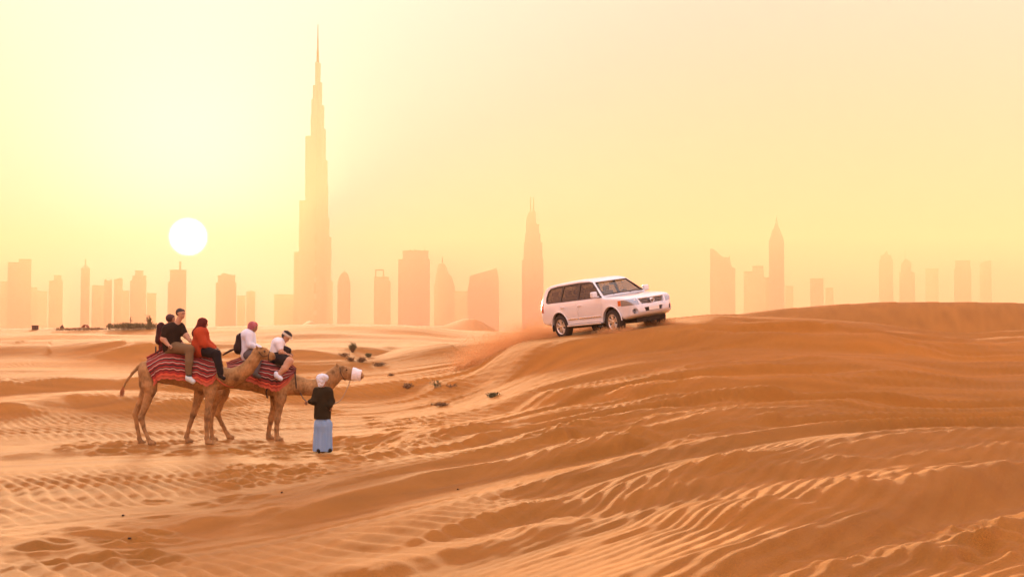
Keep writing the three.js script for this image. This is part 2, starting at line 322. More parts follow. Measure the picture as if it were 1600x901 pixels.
// low blocks at the foot of the skyline
[[0, 12, 441, 'low hazy block cut by the left edge of the picture'], [46, 56, 450, 'low hazy block right beside the broad far-left tower'], [56.5, 72, 456, 'lower of two hazy blocks right of the broad far-left tower'], [143, 161, 447, 'wide low hazy block left of the notched block'], [191, 201, 455, 'low hazy block left of the twice-stepped tower'], [229, 243, 459, 'low hazy block right of the twice-stepped tower'], [370, 383, 463, 'low hazy block right of the horned tower'], [428, 458, 461, 'low hazy block touching the left foot of the tallest skyscraper'], [708, 731, 456, 'low hazy block between the spired tower and the slanted-roof tower'], [1228, 1240, 448, 'low hazy block right of the pointed spire tower'], [1291, 1303, 451, 'small hazy block right of the cube with the corner pole'], [1448, 1467, 421, 'very faint slim tower between two faint towers at the right']].forEach(([a, b, t, label], k) => tower('city_block', label, 3180 + (k % 3) * 60, [[a, b, t]]));
tower('domed_tower', 'small hazy tower with a pointed dome, right of the tallest skyscraper', 2900, [[527, 547, 441]], (c) => { prism(c, 'dome', [[528, 441], [529, 434], [532, 428], [536, 425.5], [540, 425], [544, 430], [546, 441]]); mast(c, 537.5, 421, 426); });
tower('office_tower', 'hazy tower with an open square frame on its roof', 2850, [[584, 610, 441], [584.5, 607, 434]], (c) => {
  for (const px of [586.6, 598.6]) part('frame_post', box(1.6 * c.s, 13 * c.s, 4 * c.s, c.X(px), c.Y(428), 0), steel, c.o);
  part('frame_beam', box(13.6 * c.s, 1.6 * c.s, 4 * c.s, c.X(592.6), c.Y(421.5), 0), steel, c.o);
});
tower('office_tower', 'broad square-shouldered hazy tower with small roof machinery', 2700, [[622, 671, 407], [629, 669, 393.5]], (c) => {
  for (const [px, h] of [[641, 3], [648, 3.5], [651, 2], [654, 2.4]]) part('roof_machine', box(2.2 * c.s, h * c.s, 4 * c.s, c.X(px), c.Y(393) + h * c.s / 2, 0), steel, c.o);
  mast(c, 663, 385, 393, 0.7);
});
tower('spire_tower', 'hazy ogive tower with a short needle, beside the broad shouldered tower', 2800, [[678, 710, 447]], (c) => { prism(c, 'crown', [[679, 447], [680.5, 431], [682, 430], [682.6, 420], [685, 413], [690, 411.5], [694, 412], [697.5, 418], [700, 428], [703, 430], [704, 429], [707, 437], [709.5, 447]]); mast(c, 691, 400.5, 413); });
tower('slanted_tower', 'hazy slab whose roof slants up to the right', 2750, [[731, 779.5, 452]], (c) => prism(c, 'slanted_roof', [[731.3, 452], [734, 431.5], [771, 421], [775, 418.6], [777, 424], [779.2, 440], [779.4, 452]]));
tower('twin_mast_tower', 'tall hazy stepped tower with two parallel masts, left of the vehicle', 2600, [[815.5, 849, 408], [818.5, 847.6, 380.5], [820.5, 844.6, 367], [822, 842.6, 352]], (c) => { prism(c, 'crown', [[822.2, 352], [823, 340], [826, 333], [829, 330.6], [837, 330.4], [838, 350], [842, 352.2]]); mast(c, 829.2, 307, 331, 1.5); mast(c, 833.8, 308, 331, 1.5); });
tower('wave_top_tower', 'hazy tower with a wave-shaped roof sloping down to the right', 2700, [[1110.5, 1149, 421]], (c) => { prism(c, 'wave_roof', [[1110.6, 421], [1110.6, 389], [1114, 389], [1119, 391], [1124, 397], [1130, 401.5], [1138, 403], [1140.5, 400], [1141.5, 409], [1144, 418], [1149, 419.5], [1148.8, 421]]); mast(c, 1141, 399, 405, 0.8); });
tower('office_tower', 'hazy two-step block left of the pointed spire tower', 2800, [[1163, 1194, 426], [1176.5, 1193, 417]]);
tower('city_block', 'hazy low block filling the gap left of the pointed spire tower', 2820, [[1194.5, 1203, 435]]);
tower('spire_tower', 'hazy tower with a steep pyramid top and needle, right of the wave-roofed tower', 2600, [[1203, 1226, 377]], (c) => { prism(c, 'pyramid_crown', [[1203.2, 377], [1206, 369], [1208, 361], [1210.8, 356.5], [1213.6, 347], [1215, 336], [1216.4, 346], [1218.4, 355.6], [1221, 362], [1224, 370], [1225.8, 377]]); });
tower('office_tower', 'hazy cube with a thin pole at its right corner', 2950, [[1267, 1287, 436.5]], (c) => mast(c, 1286.6, 431.5, 436.5, 0.7));
tower('spire_tower', 'faint tower with stepped pointed crown, left of a faint twin', 3150, [[1375, 1396, 407], [1378, 1394, 400]], (c) => { prism(c, 'crown', [[1380, 400], [1384, 397], [1386, 392], [1387.6, 392], [1389, 398], [1392, 400]]); });
tower('spire_tower', 'faint tower with thin mast and stepped crown, right of its twin', 3150, [[1407, 1430, 427], [1410, 1425, 412]], (c) => { prism(c, 'crown', [[1411, 412], [1415, 406], [1417, 403.6], [1421, 408], [1422, 404.6], [1424, 412]]); mast(c, 1416, 388, 405, 0.7); });
tower('office_tower', 'faint flat-topped tower near the right edge', 3200, [[1493, 1518, 422], [1495, 1517, 408]]);
tower('office_tower', 'faintest tower with sloping top at the right edge', 3250, [[1533, 1550, 416]], (c) => prism(c, 'sloping_roof', [[1533, 416], [1537, 409], [1550, 407], [1550, 416]]));
{ // the tallest: three stepped wings round a core, with a spire
  const depth = 2980, s = depth / FOCAL, cx = 493.6, o = thing('stepped_skyscraper', 'immensely tall stepped skyscraper tapering to a needle spire, tallest in the skyline', 'skyscraper', V((cx - 800) * s, groundY, -depth));
  const Y = (row) => at(cx, row, depth).y - groundY, m = facades[1];
  const wing = (turn, steps) => {
    let y0 = 0;
    for (const [ext, row, w] of steps) {
      const L = ext * s / Math.cos(Math.PI / 6), hw = w * s / 2, y1 = Y(row), sh = new THREE.Shape();
      sh.moveTo(0, -hw); sh.lineTo(L - hw, -hw); sh.absarc(L - hw, 0, hw, -Math.PI / 2, Math.PI / 2, false); sh.lineTo(0, hw); sh.closePath();
      const g = metricUV(new THREE.ExtrudeGeometry(sh, { depth: y1 - y0, bevelEnabled: false, curveSegments: 8 }).rotateX(-Math.PI / 2).translate(0, y0, 0)).rotateY(turn);
      part('wing_tier', g, m, o); y0 = y1;
    }
  };
  const R = Math.PI / 180;
  wing(210 * R, [[31.5, 394.6, 15], [24.6, 315, 14], [16.6, 214, 12], [9.4, 182, 10], [8.6, 156, 9], [6.6, 134, 7], [3.6, 97, 5]]);
  wing(-30 * R, [[27, 440, 15], [24, 371, 14.6], [20.4, 341, 14], [18.2, 291, 13], [17, 252, 12], [14, 203, 10.6], [11, 166, 9], [7.4, 130, 7], [4.6, 99, 5]]);
  wing(90 * R, [[28, 420, 15], [23, 356, 14], [18, 270, 12], [13, 190, 10], [8, 145, 7]]);
  part('core', new THREE.CylinderGeometry(3 * s, 12 * s, Y(112), 6).translate(0, Y(112) / 2, 0), m, o);
  part('spire', new THREE.LatheGeometry([[2.8, 118], [2.5, 100], [1.9, 99], [1.7, 80], [1.2, 79], [1.0, 62], [0.8, 61], [0.45, 38]].map(([r, row]) => new THREE.Vector2(r * s, Y(row))), 10), steel, o);
}
// ---------- bodies: smooth unions of tapered capsules, meshed as one skin ----------
// prim: [ax, ay, az, bx, by, bz, ra, rb, k, squash z]
function field(prims) {
  return (x, y, z) => {
    let d = 1e3;
    for (const p of prims) {
      const s = p[9], ex = p[3] - p[0], ey = p[4] - p[1], ez = (p[5] - p[2]) / s, qx = x - p[0], qy = y - p[1], qz = (z - p[2]) / s;
      const l = ex * ex + ey * ey + ez * ez, t = l > 1e-9 ? clamp((qx * ex + qy * ey + qz * ez) / l) : 0;
      const fx = qx - ex * t, fy = qy - ey * t, fz = qz - ez * t, di = Math.sqrt(fx * fx + fy * fy + fz * fz) - mix(p[6], p[7], t);
      const k = p[8], h = Math.max(k - Math.abs(d - di), 0) / k; d = Math.min(d, di) - h * h * k * 0.25;
    }
    return d;
  };
}
function bounds(prims, pad) {
  const lo = [1e9, 1e9, 1e9], hi = [-1e9, -1e9, -1e9];
  for (const p of prims) for (let q = 0; q < 3; q++) { const s = q === 2 ? Math.max(1, p[9]) : 1;
    lo[q] = Math.min(lo[q], p[q] - p[6] * s, p[q + 3] - p[7] * s); hi[q] = Math.max(hi[q], p[q] + p[6] * s, p[q + 3] + p[7] * s); }
  return [lo.map((v) => v - pad), hi.map((v) => v + pad)];
}
function skin(f, [lo, hi], cell) {    // surface nets
  const n = [0, 1, 2].map((q) => Math.ceil((hi[q] - lo[q]) / cell) + 2), sx = 1, sy = n[0], sz = n[0] * n[1], val = new Float32Array(sz * n[2]);
  for (let k = 0, w = 0; k < n[2]; k++) for (let j = 0; j < n[1]; j++) for (let i = 0; i < n[0]; i++, w++) val[w] = f(lo[0] + i * cell, lo[1] + j * cell, lo[2] + k * cell);
  const id = new Int32Array(val.length).fill(-1), pos = [], idx = [];
  const corner = [0, sx, sy, sx + sy, sz, sz + sx, sz + sy, sz + sx + sy], edges = [[0, 1], [2, 3], [4, 5], [6, 7], [0, 2], [1, 3], [4, 6], [5, 7], [0, 4], [1, 5], [2, 6], [3, 7]];
  for (let k = 0; k < n[2] - 1; k++) for (let j = 0; j < n[1] - 1; j++) for (let i = 0; i < n[0] - 1; i++) {
    const w = i + j * sy + k * sz; let m = 0; for (let c = 0; c < 8; c++) if (val[w + corner[c]] < 0) m |= 1 << c;
    if (m === 0 || m === 255) continue;
    let x = 0, y = 0, z = 0, e = 0;
    for (const [a, b] of edges) { const va = val[w + corner[a]], vb = val[w + corner[b]]; if ((va < 0) === (vb < 0)) continue; const t = va / (va - vb); x += mix(a & 1, b & 1, t); y += mix(a >> 1 & 1, b >> 1 & 1, t); z += mix(a >> 2, b >> 2, t); e++; }
    id[w] = pos.length / 3; pos.push(lo[0] + (i + x / e) * cell, lo[1] + (j + y / e) * cell, lo[2] + (k + z / e) * cell);
  }
  const quad = (a, b, c, d, flip) => { if (a < 0 || b < 0 || c < 0 || d < 0) return; if (flip) idx.push(a, c, b, a, d, c); else idx.push(a, b, c, a, c, d); };
  for (let k = 1; k < n[2] - 1; k++) for (let j = 1; j < n[1] - 1; j++) for (let i = 1; i < n[0] - 1; i++) {
    const w = i + j * sy + k * sz, v = val[w] < 0;
    if (v !== val[w + sx] < 0) quad(id[w], id[w - sy], id[w - sy - sz], id[w - sz], v);
    if (v !== val[w + sy] < 0) quad(id[w], id[w - sz], id[w - sx - sz], id[w - sx], v);
    if (v !== val[w + sz] < 0) quad(id[w], id[w - sx], id[w - sx - sy], id[w - sy], v);
  }
  const nor = new Float32Array(pos.length), e = cell * 0.5;
  for (let q = 0; q < pos.length; q += 3) {
    const [x, y, z] = [pos[q], pos[q + 1], pos[q + 2]], a = f(x + e, y, z) - f(x - e, y, z), b = f(x, y + e, z) - f(x, y - e, z), c = f(x, y, z + e) - f(x, y, z - e), l = Math.hypot(a, b, c) || 1;
    nor[q] = a / l; nor[q + 1] = b / l; nor[q + 2] = c / l;
  }
  // surface nets wind either way; make the faces follow the normals
  for (let q = 0; q < idx.length; q += 3) {
    const [a, b, c] = [idx[q] * 3, idx[q + 1] * 3, idx[q + 2] * 3], ux = pos[b] - pos[a], uy = pos[b + 1] - pos[a + 1], uz = pos[b + 2] - pos[a + 2], vx = pos[c] - pos[a], vy = pos[c + 1] - pos[a + 1], vz = pos[c + 2] - pos[a + 2];
    if ((uy * vz - uz * vy) * nor[a] + (uz * vx - ux * vz) * nor[a + 1] + (ux * vy - uy * vx) * nor[a + 2] < 0) { const t = idx[q + 1]; idx[q + 1] = idx[q + 2]; idx[q + 2] = t; }
  }
  const g = new THREE.BufferGeometry(); g.setAttribute('position', new THREE.BufferAttribute(new Float32Array(pos), 3)); g.setAttribute('normal', new THREE.BufferAttribute(nor, 3)); g.setIndex(idx); return g;
}
// A sculptor places joints by photo column and row at a depth, so lengths come out in metres; local to the thing's base
function sculptor(u0, v0, zoom, depth, origin) {
  const J = (u, v, dd = 0) => { const p = at(u0 + u / zoom, v0 + v / zoom, depth + dd); return p.sub(origin); };
  const unit = depth / FOCAL / zoom;
  const cap = (a, b, ra, rb = ra, k = 0.05, s = 1) => { const A = J(...a), B = J(...b); return [A.x, A.y, A.z, B.x, B.y, B.z, ra * unit, rb * unit, k, s]; };
  const chain = (pts, k = 0.04) => { const r = []; for (let q = 0; q < pts.length - 1; q++) r.push(cap(pts[q].slice(0, 3), pts[q + 1].slice(0, 3), pts[q][3], pts[q + 1][3], k)); return r; };
  return { J, cap, chain, unit };
}
const mottled = (g, c, amount, scale, seedZ) => colorize(g, (x, y, z) => { const n = 1 + amount * fbm(x * scale, y * scale, z * scale + seedZ, 3); return c.map((v) => v * n); });
const clothFold = (f, amp, fx, fy, s) => (x, y, z) => f(x, y, z) + amp * noise(x * fx + s, y * fy, z * fx);
const hide = phys(0xffffff, 0.95, { vertexColors: true, specularIntensity: 0.3 });
const cut = (f, g) => (x, y, z) => Math.max(f(x, y, z), g(x, y, z));

// ---------- the two camels ----------
const furC = [0.3, 0.175, 0.075], darkC = [0.12, 0.065, 0.03];
function camel(label, S, origin, parts) {
  const o = thing('camel', label, 'camel', origin, 'camels in the caravan');
  const f0 = field(parts.prims), f = f0, g = skin((x, y, z) => f0(x, y, z) + 0.014 * fbm(x * 7, y * 7, z * 7 + 3, 2) + 0.006 * noise(x * 24, y * 12, z * 24),  bounds(parts.prims, 0.06), 0.022);
  colorize(g, (x, y, z) => {
    let n = 1 + 0.8 * fbm(x * 5, y * 5, z * 5, 3) + 0.4 * noise(x * 38, y * 14, z * 38), dark = 0;
    for (const [c, r] of parts.dark) dark = Math.max(dark, 1 - smooth(r * 0.5, r, Math.hypot(x - c.x, y - c.y, (z - c.z) * 0.7) + 0.02 * noise(x * 30, y * 30, z * 30)));
    return furC.map((v, q) => mix(v * n, darkC[q], dark * 0.8));
  });
  part('body', g, hide, o);
  return { o, f };
}
// a cloth draped over the back: sections across the body every few centimetres, hanging to a hem
function drape(S, f, o, { top, hem, near, far, m, fringe, lift = 0.028 }) {
  const n = 72, mN = 40, pos = [], uv = [], idx = [];
  const axisTop = new THREE.CatmullRomCurve3(top.map((p) => S.J(...p)));
  const hemLine = new THREE.CatmullRomCurve3(hem.map((p) => S.J(...p)));
  for (let i = 0; i <= n; i++) {
    const a = axisTop.getPoint(i / n), h = hemLine.getPoint(i / n);
    const yc = h.y - 0.02 + 0.012 * Math.sin(i * 0.9) + 0.02 * noise(i * 0.21, 3.3);
    for (let j = 0; j <= mN; j++) {
      const t = j / mN * 2 - 1, s = Math.abs(t), side = Math.sign(t) || 1, y = mix(a.y, yc, Math.pow(s, 1.25));
      const x = mix(a.x, h.x, s);
      // push outwards in z until clear of the hide
      let z = 0; const zc = a.z;
      let w = 0; while (w < 0.75 && f(x, y, zc + side * w) < lift) w += 0.008;
      const fold = 0.02 * s * Math.sin(i * 0.55 + 1.7 * noise(i * 0.13, s * 2, side)) + 0.012 * noise(i * 0.35, s * 5, side * 2);
      z = zc + side * (Math.max(w, s * 0.1) + fold * s);
      pos.push(x, y + (s < 0.3 ? 0.012 * noise(i * 0.3, t * 6, 1.1) : 0), z); uv.push(i / n * 2, t);
    }
  }
  const W = mN + 1;
  // widths must not shrink towards the hem: cloth hangs straight down from the widest point
  for (let i = 0; i <= n; i++) for (const dir of [1, -1]) { let best = 0; for (let j = 0; j <= mN / 2; j++) { const k = (i * W + mN / 2 + dir * j) * 3 + 2, zc = pos[(i * W + mN / 2) * 3 + 2], d = (pos[k] - zc) * dir; if (d < best) pos[k] = zc + dir * (best - Math.min(0.03, (best - d) * 0.25)); else best = d; } }
  for (let i = 0; i < n; i++) for (let j = 0; j < mN; j++) { const k = i * W + j; idx.push(k, k + W, k + 1, k + 1, k + W, k + W + 1); }
  const g = new THREE.BufferGeometry(); g.setAttribute('position', new THREE.Float32BufferAttribute(pos, 3)); g.setAttribute('uv', new THREE.Float32BufferAttribute(uv, 2)); g.setIndex(idx); g.computeVertexNormals();
  // give it thickness
  const N = g.attributes.normal, count = pos.length / 3, p2 = pos.slice(), uv2 = uv.slice(), idx2 = idx.slice();
  for (let k = 0; k < count; k++) { p2.push(pos[k * 3] - N.getX(k) * 0.012, pos[k * 3 + 1] - N.getY(k) * 0.012, pos[k * 3 + 2] - N.getZ(k) * 0.012); uv2.push(uv[k * 2], uv[k * 2 + 1]); }
  for (let q = 0; q < idx.length; q += 3) idx2.push(idx[q] + count, idx[q + 2] + count, idx[q + 1] + count);
  const rim = []; for (let i = 0; i <= n; i++) rim.push(i * W); for (let j = 1; j <= mN; j++) rim.push(n * W + j); for (let i = n - 1; i >= 0; i--) rim.push(i * W + mN); for (let j = mN - 1; j > 0; j--) rim.push(j);
  rim.forEach((a, q) => { const b = rim[(q + 1) % rim.length]; idx2.push(a, b, a + count, b, b + count, a + count); });
  const G = new THREE.BufferGeometry(); G.setAttribute('position', new THREE.Float32BufferAttribute(p2, 3)); G.setAttribute('uv', new THREE.Float32BufferAttribute(uv2, 2)); G.setIndex(idx2); G.computeVertexNormals();
  const cloth = part('saddle_blanket', G, m, o);
  // tassels along both hems
  const bits = [];
  for (const j of [0, mN]) for (let i = 0; i <= n * 2; i++) { const k = Math.min(n, i / 2), k0 = Math.floor(k), k1 = Math.min(n, k0 + 1), q = k - k0, P = (c) => mix(pos[(k0 * W + j) * 3 + c], pos[(k1 * W + j) * 3 + c], q); const c = new THREE.ConeGeometry(0.013, 0.09, 5).translate(P(0), P(1) - 0.03, P(2) - (j ? -1 : 1) * 0.004 * Math.sin(i)); bits.push(c); }
  part('fringe', bits, fringe, cloth);
  return cloth;
}
function stripeMaterial(order) {
  const C = { r: [0.33, 0.022, 0.02], d: [0.05, 0.008, 0.01], w: [0.66, 0.5, 0.4], k: [0.012, 0.01, 0.012], o: [0.62, 0.1, 0.05], b: [0.05, 0.05, 0.12] };
  const S = (c) => c <= 0.0031308 ? c * 12.92 : 1.055 * c ** (1 / 2.4) - 0.055;
  const t = noiseTexture(512, (u, v) => {
    const s = Math.abs(v * 2 - 1), q = s * order.length, k = order[Math.min(order.length - 1, Math.floor(q))];
    const wv = 0.85 + 0.2 * noise(u * 90, v * 160, 1) + 0.12 * noise(u * 300, v * 40, 4);
    // woven: some stripes are dashed
    const dash = k === 'w' && Math.sin(u * 260) > 0.55 ? 'r' : k;
    return C[dash].map((c) => S(c * wv));
  });
  t.repeat.set(1, 0.5); t.offset.set(0, 0.5); t.wrapT = THREE.ClampToEdgeWrapping;
  return mat(0xffffff, 0.95, { map: t, side: THREE.DoubleSide });
}
const weaveA = stripeMaterial('rrdkrrwkrrkwdrrkrrwkdrrkwrrkdrrkwrkrrrooo'.split(''));
const weaveB = stripeMaterial('drrkwrdkrrwkddrkrwrkdrrkwdrrkrwkddrrkooor'.split(''));
const fringeM = mat([0.5, 0.11, 0.06], 0.95), strapM = mat([0.014, 0.012, 0.012], 0.8), hairM = mat([0.012, 0.008, 0.006], 0.6);
const baseAt = (px, depth) => { const x = (px - 800) / FOCAL * depth; return V(x, ground(x, depth), -depth); };

// riders and their clothes keep the same sculptor as the camel they sit on
const D1 = 25.0, D2 = 26.3;
const origin1 = baseAt(282, D1), origin2 = baseAt(392, D2);
const Z = 3.604, S1 = sculptor(170, 470, Z, D1, origin1), S2 = sculptor(330, 470, Z, D2, origin2);
function plantLeg(S, origin, pts, k = 0.035) {     // shift the lower joints so that the foot rests on the sand
  const foot = S.J(...pts[pts.length - 1].slice(0, 3)), gy = ground(foot.x + origin.x, -(foot.z + origin.z)) - origin.y;
  const prims = S.chain(pts, k), want = gy + pts[pts.length - 1][3] * S.unit * 0.55, off = want - foot.y, top = S.J(...pts[0].slice(0, 3)).y;
  for (const p of prims) for (const q of [1, 4]) p[q] += off * clamp((top - p[q]) / (top - foot.y));
  const f = prims[prims.length - 1]; prims.push([f[3], f[4], f[5], f[3] + 0.07, f[4] - 0.012, f[5], f[7] * 1.0, f[7] * 0.85, 0.03, 1.25]);
  return prims;
}
let camel1, camel2;
{
  const { cap, chain, J } = S1;
  const prims = [
    cap([222, 392, 0], [330, 392, 0], 56, 70, 0.1), cap([330, 392, 0], [520, 418, 0], 72, 88, 0.1), cap([520, 418, 0], [588, 428, 0], 86, 70, 0.1),
    cap([350, 345, 0], [400, 335, 0], 46, 48, 0.2, 0.8),
    ...plantLeg(S1, origin1, [[218, 400, -0.13, 50], [226, 478, -0.17, 42], [234, 505, -0.17, 31], [202, 600, -0.17, 19], [179, 662, -0.17, 16], [198, 730, -0.17, 10.5], [224, 788, -0.17, 11], [234, 806, -0.17, 15]]),
    ...plantLeg(S1, origin1, [[212, 395, 0.13, 48], [208, 470, 0.17, 38], [206, 500, 0.17, 28], [170, 585, 0.17, 18], [146, 634, 0.17, 15.5], [158, 710, 0.17, 10.5], [170, 775, 0.17, 11], [178, 795, 0.17, 15]]),
    ...plantLeg(S1, origin1, [[566, 432, -0.16, 52], [568, 515, -0.2, 34], [562, 590, -0.2, 20], [553, 662, -0.2, 17.5], [549, 735, -0.2, 12], [551, 803, -0.2, 12], [558, 826, -0.2, 16]]),
    ...plantLeg(S1, origin1, [[545, 440, 0.14, 50], [512, 522, 0.2, 32], [492, 590, 0.2, 20], [474, 645, 0.2, 17], [452, 715, 0.2, 12], [436, 775, 0.2, 12], [444, 800, 0.2, 16]]),
    ...chain([[590, 432, 0, 70], [640, 436, -0.02, 54], [690, 432, -0.06, 45], [735, 412, -0.1, 41], [780, 380, -0.14, 35], [812, 338, -0.16, 30], [832, 300, -0.17, 28]], 0.1),
    cap([838, 288, -0.17], [872, 292, -0.18], 30, 27, 0.05, 0.85), cap([872, 292, -0.18], [914, 306, -0.19], 25, 18, 0.05, 0.85), cap([862, 315, -0.18], [912, 326, -0.19], 17, 12, 0.04, 0.85),
    cap([864, 268, -0.22], [880, 272, -0.22], 9, 8, 0.03), cap([864, 268, -0.12], [880, 272, -0.12], 9, 8, 0.03),
    cap([838, 268, -0.24], [828, 252, -0.28], 8, 4, 0.02), cap([838, 268, -0.1], [828, 252, -0.06], 8, 4, 0.02),
    cap([918, 304, -0.19], [926, 318, -0.19], 13, 11, 0.03),
    ...chain([[190, 352, 0, 13], [165, 372, -0.02, 9], [130, 408, -0.03, 8], [98, 450, -0.03, 7], [80, 486, -0.03, 6]], 0.03),
  ];
  camel1 = camel('tan camel at the left with three riders, its head before the other blanket', S1, origin1, { prims, dark: [[J(928, 312, -0.19), 0.07], [J(905, 330, -0.19), 0.05], [J(864, 262, -0.17), 0.09], [J(716, 440, -0.26), 0.07], [J(250, 530, -0.17), 0.08], [J(553, 662, -0.2), 0.09], [J(474, 645, 0.2), 0.09], [J(179, 662, -0.17), 0.08], [J(520, 510, 0), 0.13]] });
  const o = camel1.o, tuft = [];
  for (let k = 0; k < 60; k++) { const a = J(80, 484, -0.03), b = J(72 + rr(-14, 14), 500 + rr(14, 44), -0.03 + rr(-0.05, 0.05)); tuft.push(cyl(0.012, 0.002, a.add(V(rr(-.012, .012), rr(-.02, .02), rr(-.012, .012))), b, 4)); }
  part('tail_tuft', tuft, mat([0.34, 0.13, 0.05], 0.9), o);
  for (const s of [-1, 1]) { part('eye', new THREE.SphereGeometry(0.022, 12, 8).translate(...J(876, 284, -0.18 + s * 0.095).toArray()), phys([0.01, 0.008, 0.006], 0.1), o); }
  drape(S1, camel1.f, o, { top: [[208, 318], [250, 296], [300, 268], [370, 262], [440, 276], [520, 292], [580, 312], [640, 340]], hem: [[278, 452], [300, 420], [340, 412], [400, 416], [470, 422], [530, 430], [580, 452], [622, 416]], m: weaveA, fringe: fringeM });
  // girth strap, breast strap and saddle frame
  const st = (pts, r = 0.012) => tube(pts, r, 24, 6);
  part('saddle_frame', [st([J(262, 292, -0.14), J(262, 262, -0.1), J(262, 258, 0), J(262, 262, 0.1), J(262, 292, 0.14)], 0.016), st([J(272, 296, -0.12), J(292, 262, 0), J(272, 296, 0.12)], 0.014)], strapM, o);
  part('breast_strap', st([J(600, 430, -0.32), J(640, 466, -0.24), J(682, 482, -0.12), J(700, 482, 0), J(682, 480, 0.1), J(630, 450, 0.26)], 0.016), fringeM, o);
  part('halter', [st([J(900, 286, -0.12), J(896, 310, -0.1), J(898, 334, -0.13), J(902, 340, -0.19), J(898, 330, -0.26), J(898, 306, -0.27), J(904, 284, -0.22), J(900, 286, -0.12)], 0.008), st([J(898, 306, -0.272), J(866, 312, -0.29), J(842, 285, -0.29)], 0.008)], strapM, o);
}
{
  const { cap, chain, J } = S2;
  const prims = [
    cap([55, 435, 0], [190, 425, 0], 56, 72, 0.1), cap([190, 425, 0], [340, 445, 0], 72, 88, 0.1), cap([340, 445, 0], [405, 460, 0], 84, 66, 0.1), cap([225, 375, 0], [290, 378, 0], 44, 46, 0.2, 0.8),
    ...plantLeg(S2, origin2, [[40, 445, -0.13, 48], [28, 515, -0.17, 40], [22, 545, -0.17, 30], [6, 625, -0.17, 18], [-6, 676, -0.17, 16], [-2, 735, -0.17, 10.5], [2, 788, -0.17, 11], [8, 804, -0.17, 15]]),
    ...plantLeg(S2, origin2, [[52, 445, 0.13, 48], [62, 520, 0.17, 38], [62, 545, 0.17, 30], [44, 610, 0.17, 18], [32, 658, 0.17, 16], [60, 725, 0.17, 10.5], [90, 785, 0.17, 11], [100, 803, 0.17, 15]]),
    ...plantLeg(S2, origin2, [[382, 480, -0.16, 50], [390, 555, -0.2, 32], [380, 625, -0.2, 19], [370, 690, -0.2, 17], [366, 750, -0.2, 12], [368, 796, -0.2, 12], [374, 813, -0.2, 16]]),
    ...plantLeg(S2, origin2, [[370, 480, 0.14, 48], [362, 555, 0.2, 30], [350, 625, 0.2, 19], [336, 685, 0.2, 17], [326, 745, 0.2, 12], [320, 790, 0.2, 12], [324, 808, 0.2, 16]]),
    ...chain([[405, 464, 0, 70], [450, 470, 0, 54], [500, 480, 0, 45], [555, 487, 0, 41], [610, 482, 0, 41], [655, 460, 0, 41], [690, 425, 0, 39], [708, 402, 0, 36]], 0.1),
    cap([716, 394, 0], [758, 400, 0], 32, 31, 0.05, 0.85), cap([758, 400, 0], [806, 410, 0], 29, 25, 0.05, 0.85), cap([806, 410, 0], [840, 418, 0], 24, 17, 0.05, 0.85), cap([752, 425, 0], [830, 438, 0], 20, 13, 0.05, 0.85),
    cap([742, 372, -0.05], [762, 378, -0.05], 9, 8, 0.03), cap([742, 372, 0.05], [762, 378, 0.05], 9, 8, 0.03), cap([714, 372, -0.07], [706, 354, -0.11], 8, 4, 0.02), cap([714, 372, 0.07], [706, 354, 0.11], 8, 4, 0.02),
    cap([838, 412, 0], [846, 428, 0], 14, 12, 0.03),
    ...chain([[20, 405, 0, 12], [-4, 440, 0, 9], [-16, 490, 0, 7], [-18, 540, 0, 6]], 0.03),
  ];
  camel2 = camel('tan camel at the front with a white muzzle cover, led by the standing man', S2, origin2, { prims, dark: [[J(735, 380, -0.1), 0.075], [J(708, 358, 0), 0.07], [J(686, 402, -0.15), 0.06], [J(750, 440, 0), 0.06], [J(848, 425, 0), 0.06], [J(370, 688, -0.2), 0.06], [J(320, 770, 0.2), 0.06], [J(336, 685, 0.2), 0.08], [J(350, 540, 0), 0.13]] });
  const o = camel2.o;
  for (const s of [-1, 1]) part('eye', new THREE.SphereGeometry(0.022, 12, 8).translate(...J(762, 388, s * 0.105).toArray()), phys([0.01, 0.008, 0.006], 0.1), o);
  drape(S2, camel2.f, o, { top: [[82, 348], [130, 330], [200, 312], [260, 322], [320, 328], [380, 336], [430, 346], [478, 378]], hem: [[110, 400], [170, 420], [235, 428], [285, 448], [335, 466], [378, 480], [400, 478], [470, 408]], m: weaveB, fringe: fringeM });
  const A = J(796, 410, 0), B = J(842, 416, 0), ax = B.clone().sub(A).normalize();
  const cover = [[A.x, A.y, A.z, B.x, B.y, B.z, 37 * S2.unit, 28 * S2.unit, 0.05, 0.85], cap([800, 432, 0], [832, 436, 0], 18, 14, 0.05, 0.85)];
  const cf = clothFold(field(cover), 0.012, 18, 18, 2), lim = (x, y, z) => Math.max((x - A.x) * -ax.x + (y - A.y) * -ax.y - 0.012, (x - B.x) * ax.x + (y - B.y) * ax.y - 0.01);
  part('muzzle_cover', skin(cut(cf, lim), bounds(cover, 0.05), 0.011), mat([0.72, 0.74, 0.8], 0.9), o);
  const st = (pts, r = 0.012) => tube(pts, r, 28, 6);
  part('neck_strap', st([J(470, 400, -0.1), J(474, 440, -0.22), J(478, 490, -0.22), J(484, 522, -0.06), J(480, 500, 0.2), J(472, 430, 0.22), J(470, 400, 0.05)], 0.014), strapM, o);
  part('girth_strap', st([J(318, 480, -0.385), J(308, 510, -0.33), J(312, 540, -0.14), J(316, 540, 0.15), J(308, 510, 0.33)], 0.016), strapM, o);
  part('halter', [st([J(722, 372, -0.12), J(730, 410, -0.14), J(752, 446, -0.06), J(752, 446, 0.06), J(730, 410, 0.14), J(722, 372, 0.12)], 0.008)], strapM, o);
}
